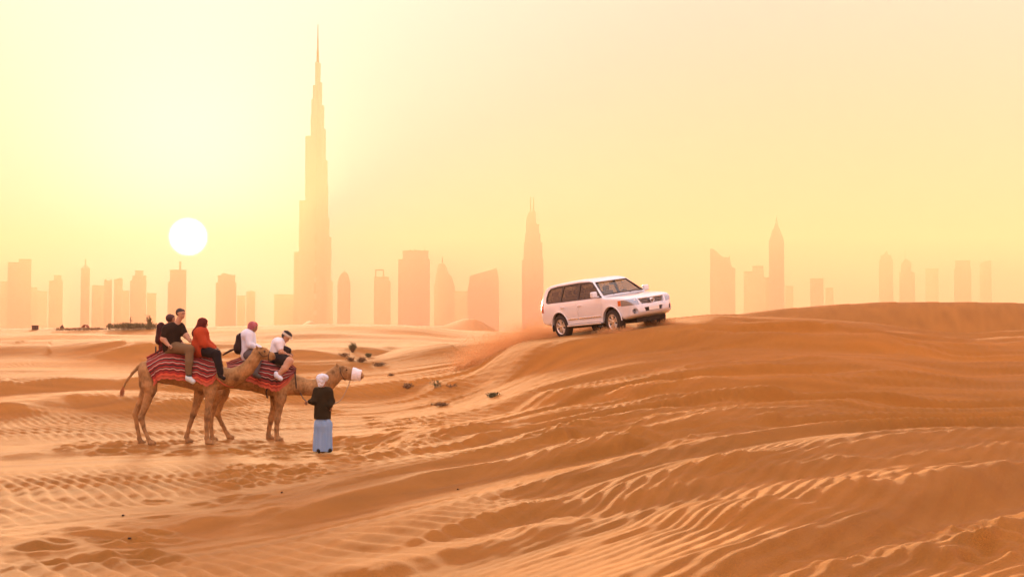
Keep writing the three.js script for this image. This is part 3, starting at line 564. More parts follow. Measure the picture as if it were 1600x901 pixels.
// ---------- people ----------
const skinM = mat(0xffffff, 0.6, { vertexColors: true });
function frame(face, up = V(0, 1, 0)) { const f = face.clone().normalize(), r = new THREE.Vector3().crossVectors(f, up).normalize(), u = new THREE.Vector3().crossVectors(r, f); return (c, x, y, z) => c.clone().addScaledVector(r, x).addScaledVector(u, y).addScaledVector(f, z); }
const seg = (a, b, ra, rb = ra, k = 0.02, s = 1) => [a.x, a.y, a.z, b.x, b.y, b.z, ra, rb, k, s];
function headPrims(c, L) {
  const P = (x, y, z) => L(c, x, y, z);
  return [seg(P(0, 0.035, -0.03), P(0, 0.03, 0.012), 0.084, 0.078, 0.02), seg(P(0, -0.03, 0.018), P(0, -0.078, 0.05), 0.056, 0.03, 0.05), seg(P(-0.022, -0.05, 0.04), P(0.022, -0.05, 0.04), 0.035, 0.035, 0.04),
    seg(P(0, 0.012, 0.083), P(0, -0.022, 0.1), 0.009, 0.014, 0.012), seg(P(-0.045, 0.028, 0.066), P(0.045, 0.028, 0.066), 0.016, 0.016, 0.02), seg(P(-0.016, -0.052, 0.082), P(0.016, -0.052, 0.082), 0.009, 0.009, 0.01),
    seg(P(0.078, -0.012, -0.01), P(0.086, 0.016, -0.02), 0.012, 0.016, 0.01), seg(P(-0.078, -0.012, -0.01), P(-0.086, 0.016, -0.02), 0.012, 0.016, 0.01)];
}
function handPrims(w, dir, nrm, right = 1) {   // palm, four curled fingers, and a thumb from the side of the palm
  const f = dir.clone().normalize(), s = new THREE.Vector3().crossVectors(nrm, f).normalize().multiplyScalar(right), n = new THREE.Vector3().crossVectors(f, s).normalize().multiplyScalar(right);
  const P = (a, b, c) => w.clone().addScaledVector(f, a).addScaledVector(s, b).addScaledVector(n, c);
  const out = [seg(P(-0.03, 0, 0), P(0.02, 0, 0), 0.026, 0.026, 0.03), seg(P(0.02, -0.024, 0), P(0.075, -0.028, 0), 0.016, 0.013, 0.02), seg(P(0.02, 0.02, 0), P(0.078, 0.024, 0), 0.018, 0.013, 0.02), seg(P(0.02, 0, 0), P(0.08, 0, 0), 0.017, 0.013, 0.02)];
  [[-0.033, 0.03], [-0.011, 0.037], [0.011, 0.04], [0.032, 0.035]].forEach(([y, l], k) => {
    const a = P(0.078, y, 0), b = P(0.078 + l * 0.8, y * 1.08, -l * 0.5), c = P(0.078 + l * 0.7, y * 1.08, -l * 1.35), d = P(0.078 + l * 0.15, y * 1.05, -l * 1.7);
    out.push(seg(a, b, 0.0095, 0.009, 0.006), seg(b, c, 0.009, 0.0085, 0.006), seg(c, d, 0.0085, 0.0075, 0.006));
  });
  out.push(seg(P(0.012, 0.026, -0.004), P(0.045, 0.052, -0.018), 0.013, 0.011, 0.012), seg(P(0.045, 0.052, -0.018), P(0.07, 0.046, -0.04), 0.0105, 0.009, 0.006));
  return out;
}
function person(label, S, origin, p) {
  const o = thing('person', label, 'person', origin, p.group);
  const c = S.J(...p.head), L = frame(p.face, p.up), hp = headPrims(c, L), tone = p.tone;
  const body = p.body.map((q) => q), hands = (p.hands || []).map(([w, dir, nrm, r]) => handPrims(S.J(...w), dir, nrm, r));
  const geos = [skin(field(body), bounds(body, 0.05), 0.015), skin(field(hp), bounds(hp, 0.02), 0.0065), ...hands.map((h) => skin(field(h), bounds(h, 0.012), 0.0042))];
  const lips = L(c, 0, -0.052, 0.09), browL = L(c, -0.03, 0.034, 0.078), browR = L(c, 0.03, 0.034, 0.078);
  geos.forEach((g, k) => colorize(g, (x, y, z) => {
    const n = 1 + 0.18 * fbm(x * 14, y * 14, z * 14, 2); let t = tone.map((v) => v * n);
    if (k === 1) { const q = V(x, y, z); if (Math.abs(q.clone().sub(lips).y) < 0.008 && q.distanceTo(lips) < 0.028) t = [tone[0] * 0.72, tone[1] * 0.5, tone[2] * 0.5]; for (const b of [browL, browR]) if (Math.abs(q.y - b.y) < 0.006 && q.distanceTo(b) < 0.024) t = [0.02, 0.012, 0.008]; }
    return t;
  }));
  const b = part('body', mergeGeometries(geos.map((g) => g.toNonIndexed())), skinM, o);
  for (const s of [-1, 1]) { const e = part('eye', new THREE.SphereGeometry(0.011, 10, 8).translate(...L(c, s * 0.03, 0.014, 0.081).toArray()), phys([0.02, 0.012, 0.01], 0.15), o); }
  const H = { c, L, hp, P: (x, y, z) => L(c, x, y, z) };
  if (p.hair) { const h = [seg(H.P(0, 0.038, -0.032), H.P(0, 0.036, 0.012), 0.096, 0.088, 0.02)], n1 = H.P(0, 0, 0), pl = (x, y, z) => { const q = V(x, y, z).sub(n1), ff = H.P(0, 0, 1).sub(n1), uu = H.P(0, 1, 0).sub(n1); return Math.min(0.05 - q.dot(uu) + Math.max(0, q.dot(ff)) * 0.35, Math.max(q.dot(ff) + 0.012, -0.05 - q.dot(uu))); };
    part('hair', skin(cut(clothFold(field(h), 0.008, 40, 40, 5), pl), bounds(h, 0.02), 0.0075), p.hair, o); }
  const made = {};
  for (const [name, prims, m, opt = {}] of p.clothes(S, H)) {
    let f = field(prims); if (opt.fold) f = clothFold(f, opt.fold, opt.fx || 9, opt.fy || 5, opt.s || 1); if (opt.cut) f = cut(f, opt.cut);
    const g = skin(f, bounds(prims, 0.05), opt.cell || 0.014);
    const w = opt.color; if (w) colorize(g, w);
    made[name] = part(name, g, m, opt.of ? made[opt.of] : o);
  }
  return { o, H };
}
const fat = (prims, by, k) => prims.map((p) => { const q = p.slice(); q[6] += by; q[7] += by; if (k) q[8] = k; return q; });
const tones = { tan: [0.46, 0.25, 0.15], brown: [0.26, 0.13, 0.07], olive: [0.36, 0.2, 0.12] };
const cloth = (c, rough = 0.92) => phys(c, rough, { specularIntensity: 0.25 });
const below = (y) => (X, Y) => Y - y, above = (y) => (X, Y) => y - Y;
const right = V(1, 0, 0), rope = mat([0.2, 0.12, 0.06], 0.9);
function shoe(S, a, b, r) { return [S.cap(a, b, r, r * 0.8, 0.02), S.cap([a[0], a[1], a[2]], [a[0] - 4, a[1] - 12, a[2]], r * 0.95, r * 0.8, 0.03)]; }

{ // on the left camel: man in a dark shirt
  const S = S1, { cap, chain } = S;
  const torso = [cap([350, 258, 0], [352, 172, 0.02], 40, 43, 0.08, 1.05), cap([326, 162, -0.05], [398, 148, 0.1], 25, 23, 0.07)];
  const armR = chain([[400, 152, 0.12, 20], [434, 196, 0.04, 15], [456, 224, -0.04, 10]]), armL = chain([[322, 164, -0.12, 20], [304, 214, -0.19, 15], [330, 246, -0.24, 10]]);
  const legN = chain([[368, 262, -0.1, 30], [452, 276, -0.34, 22], [449, 345, -0.43, 17], [448, 410, -0.46, 13]]), legF = chain([[366, 262, 0.12, 30], [448, 276, 0.34, 25], [446, 405, 0.46, 14]]);
  const feet = [cap([449, 432, -0.465], [468, 446, -0.47], 13, 12, 0.03)];
  person('bare-headed man in a dark brown T-shirt and khaki trousers riding the left camel', S, origin1, {
    group: 'camel riders', head: [404, 74, 0.03], face: V(0.9, -0.12, 0.35), tone: tones.tan, hair: hairM,
    body: [...torso, ...armR, ...armL, ...legN, ...legF, ...feet, cap([376, 140, 0.03], [398, 96, 0.03], 17, 15, 0.05)],
    hands: [[[456, 224, -0.04], V(0.8, -0.5, -0.2), V(0, 1, 0.2), 1], [[332, 247, -0.24], V(0.9, -0.3, 0.2), V(0, 1, 0), -1]],
    clothes: () => [
      ['t_shirt', [...fat(torso, 0.024), cap([350, 262, 0], [352, 240, 0], 44, 46, 0.05), ...fat([armR[0], armL[0]].map((q) => { const r = q.slice(); for (let i = 0; i < 3; i++) r[3 + i] = mix(q[i], q[3 + i], 0.62); return r; }), 0.026)], cloth([0.018, 0.011, 0.008]), { fold: 0.016 }],
      ['trousers', [...fat(legN, 0.016), ...fat(legF, 0.016), cap([350, 270, -0.02], [366, 268, 0.02], 42, 42, 0.05)], cloth([0.15, 0.095, 0.05]), { fold: 0.014 }],
      ['shoe', [...shoe(S, [448, 436, -0.465], [472, 454, -0.48], 17)], cloth([0.5, 0.6, 0.64], 0.6), { cell: 0.009 }],
      ['sock', [cap([448, 408, -0.46], [448, 424, -0.462], 15, 16, 0.02)], cloth([0.02, 0.03, 0.03]), { cell: 0.01 }],
    ],
  });
}
{ // behind him, on the far side
  const S = S1, { cap, chain } = S;
  const torso = [cap([318, 258, 0.26], [322, 176, 0.3], 34, 34, 0.07), cap([300, 168, 0.24], [345, 160, 0.36], 20, 20, 0.06)];
  const arms = [...chain([[302, 170, 0.2, 17], [296, 218, 0.14, 13], [322, 248, 0.1, 9]]), ...chain([[346, 164, 0.4, 17], [372, 205, 0.42, 13], [400, 232, 0.4, 9]])];
  const legs = [...chain([[326, 262, 0.26, 30], [386, 282, 0.38, 22], [384, 390, 0.47, 13]]), ...chain([[318, 264, 0.34, 30], [366, 290, 0.44, 22], [362, 396, 0.5, 13]]), cap([384, 396, 0.47], [402, 408, 0.48], 12, 10, 0.03), cap([362, 402, 0.5], [380, 414, 0.51], 12, 10, 0.03)];
  person('dark-haired person in maroon with a backpack, half hidden behind the T-shirt man', S, origin1, {
    group: 'camel riders', head: [348, 106, 0.3], face: V(0.6, -0.05, -0.8), tone: tones.olive, hair: mat([0.05, 0.012, 0.012], 0.7),
    body: [...torso, ...arms, ...legs, cap([330, 152, 0.3], [344, 122, 0.3], 15, 14, 0.05)],
    hands: [[[324, 249, 0.1], V(0.9, -0.2, -0.2), V(0, 1, 0), -1], [[402, 233, 0.4], V(0.9, -0.3, 0), V(0, 1, 0), 1]],
    clothes: () => [['shirt', [...fat(torso, 0.022), ...fat(arms, 0.018)], cloth([0.1, 0.014, 0.014]), { fold: 0.014, s: 4 }], ['trousers', [...fat(legs.slice(0, 4), 0.016), cap([318, 268, 0.28], [330, 268, 0.3], 36, 36, 0.05)], cloth([0.03, 0.03, 0.05]), { fold: 0.012, s: 6 }],
      ['backpack', [cap([290, 150, 0.2], [288, 222, 0.19], 23, 27, 0.05), cap([292, 138, 0.21], [294, 148, 0.21], 19, 20, 0.04), cap([276, 205, 0.17], [278, 224, 0.17], 17, 18, 0.03)], cloth([0.035, 0.012, 0.014], 0.7), { fold: 0.01, s: 9 }]],
  });
}
{ // woman in orange
  const S = S1, { cap, chain } = S;
  const torso = [cap([520, 276, 0], [518, 188, 0], 42, 36, 0.08, 1.1), cap([512, 180, -0.14], [522, 178, 0.14], 21, 21, 0.07)];
  const armN = chain([[508, 184, -0.18, 19], [534, 240, -0.22, 15], [582, 266, -0.12, 10]]), armF = chain([[520, 184, 0.18, 19], [552, 236, 0.2, 15], [592, 260, 0.06, 10]]);
  const legN = chain([[536, 282, -0.1, 28], [600, 300, -0.34, 20], [618, 360, -0.42, 15], [626, 405, -0.46, 12]]), legF = chain([[536, 282, 0.1, 34], [600, 300, 0.34, 24], [624, 402, 0.46, 13]]);
  const feet = [cap([626, 416, -0.465], [642, 430, -0.47], 11, 10, 0.03), cap([626, 412, 0.465], [642, 426, 0.47], 11, 10, 0.03)];
  person('person in an orange-red coat and dark head scarf riding the left camel', S, origin1, {
    group: 'camel riders', head: [530, 128, 0], face: V(0.95, -0.1, -0.25), tone: tones.olive,
    body: [...torso, ...armN, ...armF, ...legN, ...legF, ...feet, cap([520, 172, 0], [525, 145, 0], 15, 15, 0.05)],
    hands: [[[584, 267, -0.12], V(0.9, -0.3, 0.2), V(0, 1, 0), -1], [[594, 261, 0.06], V(0.9, -0.3, -0.2), V(0, 1, 0), 1]],
    clothes: (s, H) => [
      ['coat', [...fat(torso, 0.035), ...fat(armN, 0.026), ...fat(armF, 0.026), cap([520, 282, 0], [548, 280, 0], 46, 36, 0.06, 1.1), cap([488, 250, -0.02], [498, 282, -0.02], 26, 30, 0.08)], cloth([0.36, 0.05, 0.018]), { fold: 0.022, s: 2 }],
      ['trousers', [...fat(legN, 0.02), ...fat(legF, 0.02)], cloth([0.01, 0.008, 0.01]), { fold: 0.015, s: 3 }],
      ['shoe', shoe(S, [627, 420, -0.465], [646, 436, -0.475], 13), cloth([0.012, 0.01, 0.01], 0.6), { cell: 0.01 }], ['shoe', shoe(S, [627, 416, 0.465], [646, 432, 0.475], 13), cloth([0.012, 0.01, 0.01], 0.6), { cell: 0.01 }],
      ['head_scarf', [seg(H.P(0, 0.03, -0.03), H.P(0, 0.032, 0.008), 0.108, 0.1, 0.03), seg(H.P(0, -0.05, -0.03), H.P(0, -0.1, -0.02), 0.085, 0.08, 0.06), cap([512, 162, 0], [490, 182, 0], 30, 26, 0.08), cap([520, 165, 0], [534, 178, 0], 26, 20, 0.06)], cloth([0.085, 0.016, 0.014]), { fold: 0.014, s: 7, cell: 0.01, cut: (x, y, z) => { const q = V(x, y, z), m = H.P(0, -0.012, 0.13); return 0.082 - q.distanceTo(m); } }],
    ],
  });
}
{ // on the right camel: red head cloth
  const S = S2, { cap, chain } = S;
  const torso = [cap([206, 298, 0], [206, 200, 0], 36, 36, 0.08, 1.1), cap([204, 192, -0.15], [210, 190, 0.15], 20, 20, 0.07)];
  const armN = chain([[203, 198, -0.19, 18], [216, 248, -0.24, 14], [258, 266, -0.14, 9.5]]), armF = chain([[210, 198, 0.19, 18], [232, 248, 0.22, 14], [268, 262, 0.1, 9.5]]);
  const legN = chain([[216, 302, -0.1, 34], [262, 318, -0.33, 23], [246, 402, -0.44, 13]]), legF = chain([[216, 302, 0.1, 34], [262, 318, 0.33, 23], [250, 402, 0.44, 13]]);
  const feet = [cap([247, 412, -0.45], [266, 424, -0.46], 12, 10, 0.03), cap([251, 412, 0.45], [270, 424, 0.46], 12, 10, 0.03)];
  person('person in a white shirt with red head cloth and black backpack, riding the right camel', S, origin2, {
    group: 'camel riders', head: [236, 148, 0], face: V(0.98, -0.15, 0.1), tone: tones.brown,
    body: [...torso, ...armN, ...armF, ...legN, ...legF, ...feet, cap([212, 186, 0], [228, 164, 0], 15, 14, 0.05)],
    hands: [[[260, 267, -0.14], V(0.9, -0.2, 0.3), V(0, 1, 0), -1], [[270, 262, 0.1], V(0.9, -0.2, -0.3), V(0, 1, 0), 1]],
    clothes: (s, H) => [
      ['shirt', [...fat(torso, 0.026), ...fat(armN, 0.02), ...fat(armF, 0.02), cap([208, 304, 0], [222, 300, 0], 40, 38, 0.06)], cloth([0.6, 0.64, 0.74]), { fold: 0.018, s: 12 }],
      ['trousers', [...fat(legN, 0.016), ...fat(legF, 0.016)], cloth([0.1, 0.09, 0.1]), { fold: 0.012, s: 13 }],
      ['shoe', shoe(S, [247, 414, -0.455], [270, 428, -0.465], 14), cloth([0.08, 0.07, 0.06], 0.6), { cell: 0.01 }], ['shoe', shoe(S, [251, 414, 0.455], [274, 428, 0.465], 14), cloth([0.08, 0.07, 0.06], 0.6), { cell: 0.01 }],
      ['head_cloth', [seg(H.P(0, 0.035, -0.032), H.P(0, 0.036, 0.008), 0.106, 0.098, 0.03), seg(H.P(0, -0.05, -0.05), H.P(0, -0.12, -0.07), 0.072, 0.05, 0.06), seg(H.P(0, -0.1, -0.06), H.P(0, -0.13, -0.14), 0.05, 0.03, 0.05), seg(H.P(-0.06, 0.07, -0.02), H.P(0.06, 0.07, -0.02), 0.05, 0.05, 0.04)], mat(0xffffff, 0.92, { vertexColors: true }), { fold: 0.012, s: 14, cell: 0.0085, cut: (x, y, z) => { const q = V(x, y, z), m = H.P(0, -0.03, 0.13); return 0.1 - q.distanceTo(m); }, color: (x, y, z) => Math.sin(x * 160) * Math.sin(y * 160 + z * 60) > 0.35 ? [0.5, 0.34, 0.38] : [0.3, 0.02, 0.04] }],
      ['backpack', [cap([162, 205, 0], [160, 268, 0], 24, 32, 0.06, 1.3), cap([172, 195, 0], [176, 210, 0], 18, 20, 0.05, 1.3), cap([146, 258, 0], [148, 278, 0], 20, 20, 0.04, 1.2)], cloth([0.02, 0.012, 0.014], 0.75), { fold: 0.01, s: 15 }],
      ['backpack_strap', [...chain([[140, 268, 0, 5], [110, 278, -0.04, 6], [84, 292, -0.06, 6], [64, 304, -0.06, 4]], 0.01)], cloth([0.04, 0.02, 0.018]), { cell: 0.009, of: 'backpack' }],
    ],
  });
}
{ // leaning rider with a cap
  const S = S2, { cap, chain } = S;
  const torso = [cap([364, 318, 0], [376, 244, 0], 36, 33, 0.08, 1.1), cap([380, 236, -0.14], [386, 234, 0.14], 19, 19, 0.07)];
  const armN = chain([[380, 240, -0.18, 17], [392, 288, -0.22, 13], [426, 300, -0.12, 9]]), armF = chain([[386, 240, 0.18, 17], [408, 284, 0.2, 13], [434, 296, 0.06, 9]]);
  const legN = chain([[372, 322, -0.1, 34], [438, 340, -0.34, 22], [412, 380, -0.42, 18], [378, 414, -0.47, 11]]), legF = chain([[372, 322, 0.1, 34], [436, 340, 0.34, 22], [390, 412, 0.47, 12]]);
  const feet = [cap([370, 420, -0.475], [384, 432, -0.48], 11, 10, 0.03), cap([384, 418, 0.475], [400, 430, 0.48], 11, 10, 0.03)];
  const shorts = [legN[0], legF[0]].map((q) => { const r = q.slice(); for (let i = 0; i < 3; i++) r[3 + i] = mix(q[i], q[3 + i], 0.78); return r; });
  person('rider in white T-shirt, black shorts and a two-tone hat, bending forward on the right camel', S, origin2, {
    group: 'camel riders', head: [418, 206, 0], face: V(0.82, -0.55, 0.1), up: V(0.55, 0.82, 0), tone: tones.tan, hair: hairM,
    body: [...torso, ...armN, ...armF, ...legN, ...legF, ...feet, cap([384, 230, 0], [404, 214, 0], 14, 13, 0.05)],
    hands: [[[428, 300, -0.12], V(0.9, -0.2, 0.3), V(0, 1, 0), -1], [[436, 296, 0.06], V(0.9, -0.2, -0.3), V(0, 1, 0), 1]],
    clothes: (s, H) => [
      ['t_shirt', [...fat(torso, 0.024), ...fat([armN[0], armF[0]].map((q) => { const r = q.slice(); for (let i = 0; i < 3; i++) r[3 + i] = mix(q[i], q[3 + i], 0.55); return r; }), 0.024)], cloth([0.68, 0.7, 0.76]), { fold: 0.016, s: 22 }],
      ['shorts', [...fat(shorts, 0.028), cap([362, 322, 0], [374, 322, 0], 40, 38, 0.05)], cloth([0.016, 0.014, 0.016]), { fold: 0.014, s: 23 }],
      ['shoe', shoe(S, [368, 420, -0.475], [390, 438, -0.485], 15), cloth([0.62, 0.68, 0.8], 0.6), { cell: 0.009 }], ['shoe', shoe(S, [384, 418, 0.475], [404, 434, 0.485], 15), cloth([0.62, 0.68, 0.8], 0.6), { cell: 0.009 }],
      ['hat', [seg(H.P(0, 0.075, -0.03), H.P(0, 0.085, 0.01), 0.082, 0.076, 0.03), seg(H.P(0, 0.05, 0.06), H.P(0, 0.035, 0.14), 0.05, 0.03, 0.05, 1), seg(H.P(0, 0.06, -0.035), H.P(0, 0.062, 0.03), 0.108, 0.1, 0.02)], mat(0xffffff, 0.9, { vertexColors: true }), { cell: 0.008, cut: (x, y, z) => { const q = V(x, y, z).sub(H.c), u = H.P(0, 1, 0).sub(H.c); return 0.042 - q.dot(u); }, color: (x, y, z) => { const t = V(x, y, z).sub(H.c).dot(H.P(0, 1, 0).sub(H.c)); return t < 0.1 ? [0.55, 0.47, 0.36] : [0.012, 0.01, 0.012]; } }],
      ['shoulder_bag', [cap([414, 274, -0.06], [428, 286, -0.06], 20, 20, 0.04, 1.2), cap([402, 266, -0.05], [436, 276, -0.05], 14, 13, 0.04, 1.2)], cloth([0.012, 0.01, 0.012], 0.6), { cell: 0.011 }],
    ],
  });
}
let leadHand;
{ // the standing guide, seen from behind
  const D3 = 24.1, o3 = baseAt(503.5, D3), S = sculptor(330, 470, Z, D3, o3), { cap, chain, J } = S;
  const gy = J(628, 850, 0).y;     // photo row of the hem against the sand under him
  const torso = [cap([627, 640, 0], [627, 535, 0], 33, 36, 0.08, 0.75), cap([604, 512, 0], [652, 512, 0], 22, 22, 0.08)];
  const armL = chain([[594, 516, 0, 19], [580, 566, -0.06, 14], [556, 566, -0.14, 10]]), armR = chain([[662, 516, 0, 19], [674, 566, 0.02, 14], [668, 590, -0.1, 10]]);
  const legs = [...chain([[612, 650, 0, 26], [608, 745, 0, 18], [604, 825, 0.02, 14]]), ...chain([[644, 650, 0, 26], [648, 745, 0, 18], [652, 825, 0, 14]]), cap([603, 838, 0.02], [606, 844, -0.1], 11, 10, 0.03), cap([653, 838, 0], [666, 842, -0.1], 11, 10, 0.03)];
  const r = person('standing man in a white head wrap, dark jacket and long pale robe, leading the camels', S, o3, {
    head: [628, 446, 0], face: V(0.62, -0.05, -0.78), tone: tones.brown,
    body: [...torso, ...armL, ...armR, ...legs, cap([627, 500, 0], [628, 468, 0], 16, 15, 0.05)],
    hands: [[[554, 566, -0.14], V(-0.95, -0.1, -0.3), V(0, 1, 0), 1], [[667, 592, -0.1], V(0.3, -0.6, -0.6), V(1, 0.2, 0), 1]],
    clothes: (s, H) => [
      ['robe', [cap([627, 650, 0], [626, 700, 0], 36, 46, 0.06, 0.8), cap([608, 690, 0], [602, 838, 0.02], 30, 30, 0.06, 1), cap([646, 690, 0], [652, 836, -0.02], 30, 29, 0.06, 1), cap([628, 690, 0], [628, 838, 0], 36, 37, 0.06, 0.9)], cloth([0.2, 0.34, 0.56]), { fold: 0.035, fx: 12, fy: 1.2, s: 31, cut: (x, y) => Math.max(J(628, 846, 0).y - y, y - J(628, 640, 0).y) }],
      ['jacket', [...fat(torso, 0.03), cap([627, 660, 0], [627, 600, 0], 47, 43, 0.05, 0.85), ...fat(armL, 0.022), ...fat(armR, 0.022)], cloth([0.02, 0.016, 0.008]), { fold: 0.02, s: 32, cut: (x, y) => J(628, 664, 0).y - y }],
      ['head_wrap', [seg(H.P(0, 0.035, -0.032), H.P(0, 0.036, 0.01), 0.112, 0.1, 0.03), seg(H.P(0, -0.04, -0.055), H.P(0, -0.1, -0.06), 0.075, 0.06, 0.05), seg(H.P(-0.07, 0.06, 0.03), H.P(0.07, 0.06, 0.03), 0.05, 0.05, 0.04), seg(H.P(-0.08, 0.05, -0.06), H.P(0.08, 0.08, -0.06), 0.05, 0.05, 0.04)], cloth([0.6, 0.68, 0.8]), { fold: 0.016, fx: 22, fy: 26, s: 33, cell: 0.008, cut: (x, y, z) => { const q = V(x, y, z), m = H.P(0, -0.03, 0.13); return 0.1 - q.distanceTo(m); } }],
      ['shoe', [cap([603, 838, 0.02], [604, 843, -0.1], 14, 12, 0.03)], cloth([0.015, 0.013, 0.012], 0.6), { cell: 0.01 }], ['shoe', [cap([653, 838, 0], [668, 842, -0.1], 14, 12, 0.03)], cloth([0.015, 0.013, 0.012], 0.6), { cell: 0.01 }],
    ],
  });
  // the lead ropes run from his hands to the camel
  const hR = J(668, 598, -0.12).add(o3), hL = J(536, 568, -0.18).add(o3), muz = S2.J(782, 448, -0.02).add(origin2), nk = S2.J(500, 516, -0.16).add(origin2);
  const tail = V(hR.x + 0.03, ground(hR.x + 0.03, -hR.z) + 0.9, hR.z - 0.02);
  const ropeOf = (a, b, sag) => { const m = a.clone().lerp(b, 0.5); m.y -= sag; return tube([a, a.clone().lerp(m, 0.5).setY(mix(a.y, m.y, 0.62)), m, b.clone().lerp(m, 0.5).setY(mix(b.y, m.y, 0.62)), b], 0.011, 30, 6).translate(-o3.x, -o3.y, -o3.z); };
  const l = thing('lead_rope', 'brown lead rope sagging from the standing man to the white muzzle cover', 'rope', o3); part('rope', ropeOf(hR, muz, 0.16), rope, l);
  const l2 = thing('lead_rope', 'dark strap from the front camel neck to the standing man on the left side', 'rope', o3); part('rope', ropeOf(hL, nk, 0.03), strapM, l2);
}
// ---------- the white off-road vehicle ----------
{
  const o = thing('off_road_vehicle', 'white off-road vehicle cresting the dune, nose up, spinning its wheels in the sand', 'car', carPos);
  o.rotation.copy(carTurn);
  const paint = phys([0.66, 0.7, 0.77], 0.28, { clearcoat: 1, clearcoatRoughness: 0.05 }), black = mat([0.012, 0.012, 0.013], 0.45), rubber = mat([0.016, 0.014, 0.013], 0.85), dusty = mat([0.02, 0.017, 0.015], 0.9);
  const chrome = phys([0.75, 0.76, 0.78], 0.12, { metalness: 1 }), silver = phys([0.62, 0.62, 0.64], 0.3, { metalness: 0.85 }), trim = mat([0.03, 0.03, 0.032], 0.4), seatM = mat([0.2, 0.16, 0.12], 0.85);
  const glass = phys([0.22, 0.22, 0.18], 0.03, { transmission: 1, thickness: 0, ior: 1.5 }), clear = phys([0.8, 0.83, 0.82], 0.03, { transmission: 1, thickness: 0, ior: 1.5 });
  const red = phys([0.35, 0.012, 0.01], 0.15, { clearcoat: 1 }), amber = phys([0.55, 0.12, 0.02], 0.15, { clearcoat: 1 }), lampM = phys([0.3, 0.34, 0.4], 0.15, { metalness: 0.6, clearcoat: 1 });
  // the outline as sections along the length
  const top = table([[-2.62, 0.95], [-2.6, 1.2], [-2.56, 1.34], [-2.5, 1.5], [-2.42, 1.7], [-2.33, 1.8], [-2.15, 1.845], [-1.4, 1.885], [-0.5, 1.9], [0.05, 1.87], [0.3, 1.815], [0.6, 1.585], [0.9, 1.355], [1.0, 1.265], [1.1, 1.235], [1.5, 1.205], [1.9, 1.165], [2.12, 1.12], [2.22, 1.07], [2.29, 1.0], [2.335, 0.9], [2.37, 0.76]]);
  const low = table([[-2.62, 0.62], [-2.5, 0.5], [-2.2, 0.44], [-1.2, 0.42], [1.2, 0.42], [1.95, 0.42], [2.2, 0.47], [2.32, 0.53], [2.37, 0.6]]);
  const plan = table([[-2.62, 0.8], [-2.58, 0.9], [-2.45, 0.945], [-2, 0.98], [-1.2, 1], [1.4, 1], [1.8, 0.985], [2.05, 0.945], [2.2, 0.885], [2.29, 0.8], [2.37, 0.66]]);
  const wLow = (y, x) => { const a = table([[0.4, 0.9], [0.5, 0.945], [0.65, 0.965], [0.85, 0.982], [1.0, 0.978], [1.12, 0.962], [1.2, 0.945]])(y); let s = 0; for (const ax of [1.425, -1.425]) { const q = Math.hypot(x - ax, y - 0.4); s = Math.max(s, 0.022 * Math.exp(-(((q - 0.47) / 0.09) ** 2))); } return a + s; };
  const wTop = (y) => mix(0.935, 0.715, clamp((y - 1.2) / 0.58));
  function section(x, inset = 0, floor = 0) {
    const yt = top(x) - inset, yb = floor || low(x), ps = plan(x), P = [], ys = Math.min(1.2, yt - 0.1), yg = yt > 1.34 ? yt - 0.085 : ys;
    P.push([0, yb], [0.5 * ps, yb], [0.84 * ps - inset, yb + 0.004]);
    for (let k = 0; k <= 9; k++) { const y = mix(yb + 0.05, ys, k / 9); P.push([wLow(y, x) * ps - inset, y]); }
    for (let k = 1; k <= 8; k++) { const y = mix(ys + 0.004, Math.max(yg, ys + 0.01), k / 8); P.push([(yg > ys ? Math.min(wTop(y), wLow(1.2, x)) : wLow(ys, x) - 0.012 * k / 8) * ps - inset, y]); }
    const [we, ye] = P[P.length - 1];
    for (let k = 1; k <= 9; k++) { const t = k / 9 * Math.PI / 2, e = 0.42; P.push([we * Math.cos(t) ** e * (k === 9 ? 0 : 1), ye + (yt - ye) * Math.sin(t) ** 0.9]); }
    P[P.length - 1][0] = 0;
    return P;
  }
  function loft(xs, inset = 0, floor = 0) {
    const rows = xs.map((x) => { const h = section(x, inset, floor), full = [...h.map(([z, y]) => [z, y]), ...h.slice(1, -1).reverse().map(([z, y]) => [-z, y])]; return full.map(([z, y]) => [x, y, z]); });
    const n = rows[0].length, pos = [], idx = [];
    rows.forEach((r) => r.forEach((p) => pos.push(...p)));
    for (let i = 0; i < rows.length - 1; i++) for (let j = 0; j < n; j++) { const a = i * n + j, b = i * n + (j + 1) % n; idx.push(a, b, a + n, b, b + n, a + n); }
    for (const [i, s] of [[0, 1], [rows.length - 1, 0]]) { const c = pos.length / 3, r = rows[i]; pos.push(r[0][0], r.reduce((v, p) => v + p[1], 0) / n, 0); for (let j = 0; j < n; j++) { const a = i * n + j, b = i * n + (j + 1) % n; if (s) idx.push(c, b, a); else idx.push(c, a, b); } }
    const g = new THREE.BufferGeometry(); g.setAttribute('position', new THREE.Float32BufferAttribute(pos, 3)); g.setIndex(idx);
    g.computeVertexNormals(); g.setAttribute('uv', new THREE.Float32BufferAttribute(new Float32Array(pos.length / 3 * 2), 2));
    // orient outward
    const c = new THREE.Vector3(), p = g.attributes.position; let s = 0; for (let k = 0; k < p.count; k++) s += (p.getY(k) - 1) * g.attributes.normal.getY(k);
    if (s < 0) { const I = g.index.array; for (let k = 0; k < I.length; k += 3) { const t = I[k]; I[k] = I[k + 1]; I[k + 1] = t; } g.computeVertexNormals(); }
    return g;
  }
  const xs = []; for (let x = -2.62; x < -2.2; x += 0.035) xs.push(x); for (let x = -2.2; x < 0; x += 0.1) xs.push(x); for (let x = 0; x < 1.2; x += 0.05) xs.push(x); for (let x = 1.2; x < 2.0; x += 0.08) xs.push(x); for (let x = 2.0; x < 2.36; x += 0.03) xs.push(x); xs.push(2.37);
  const ev = new Evaluator(); ev.attributes = ['position', 'normal', 'uv']; ev.useGroups = false;
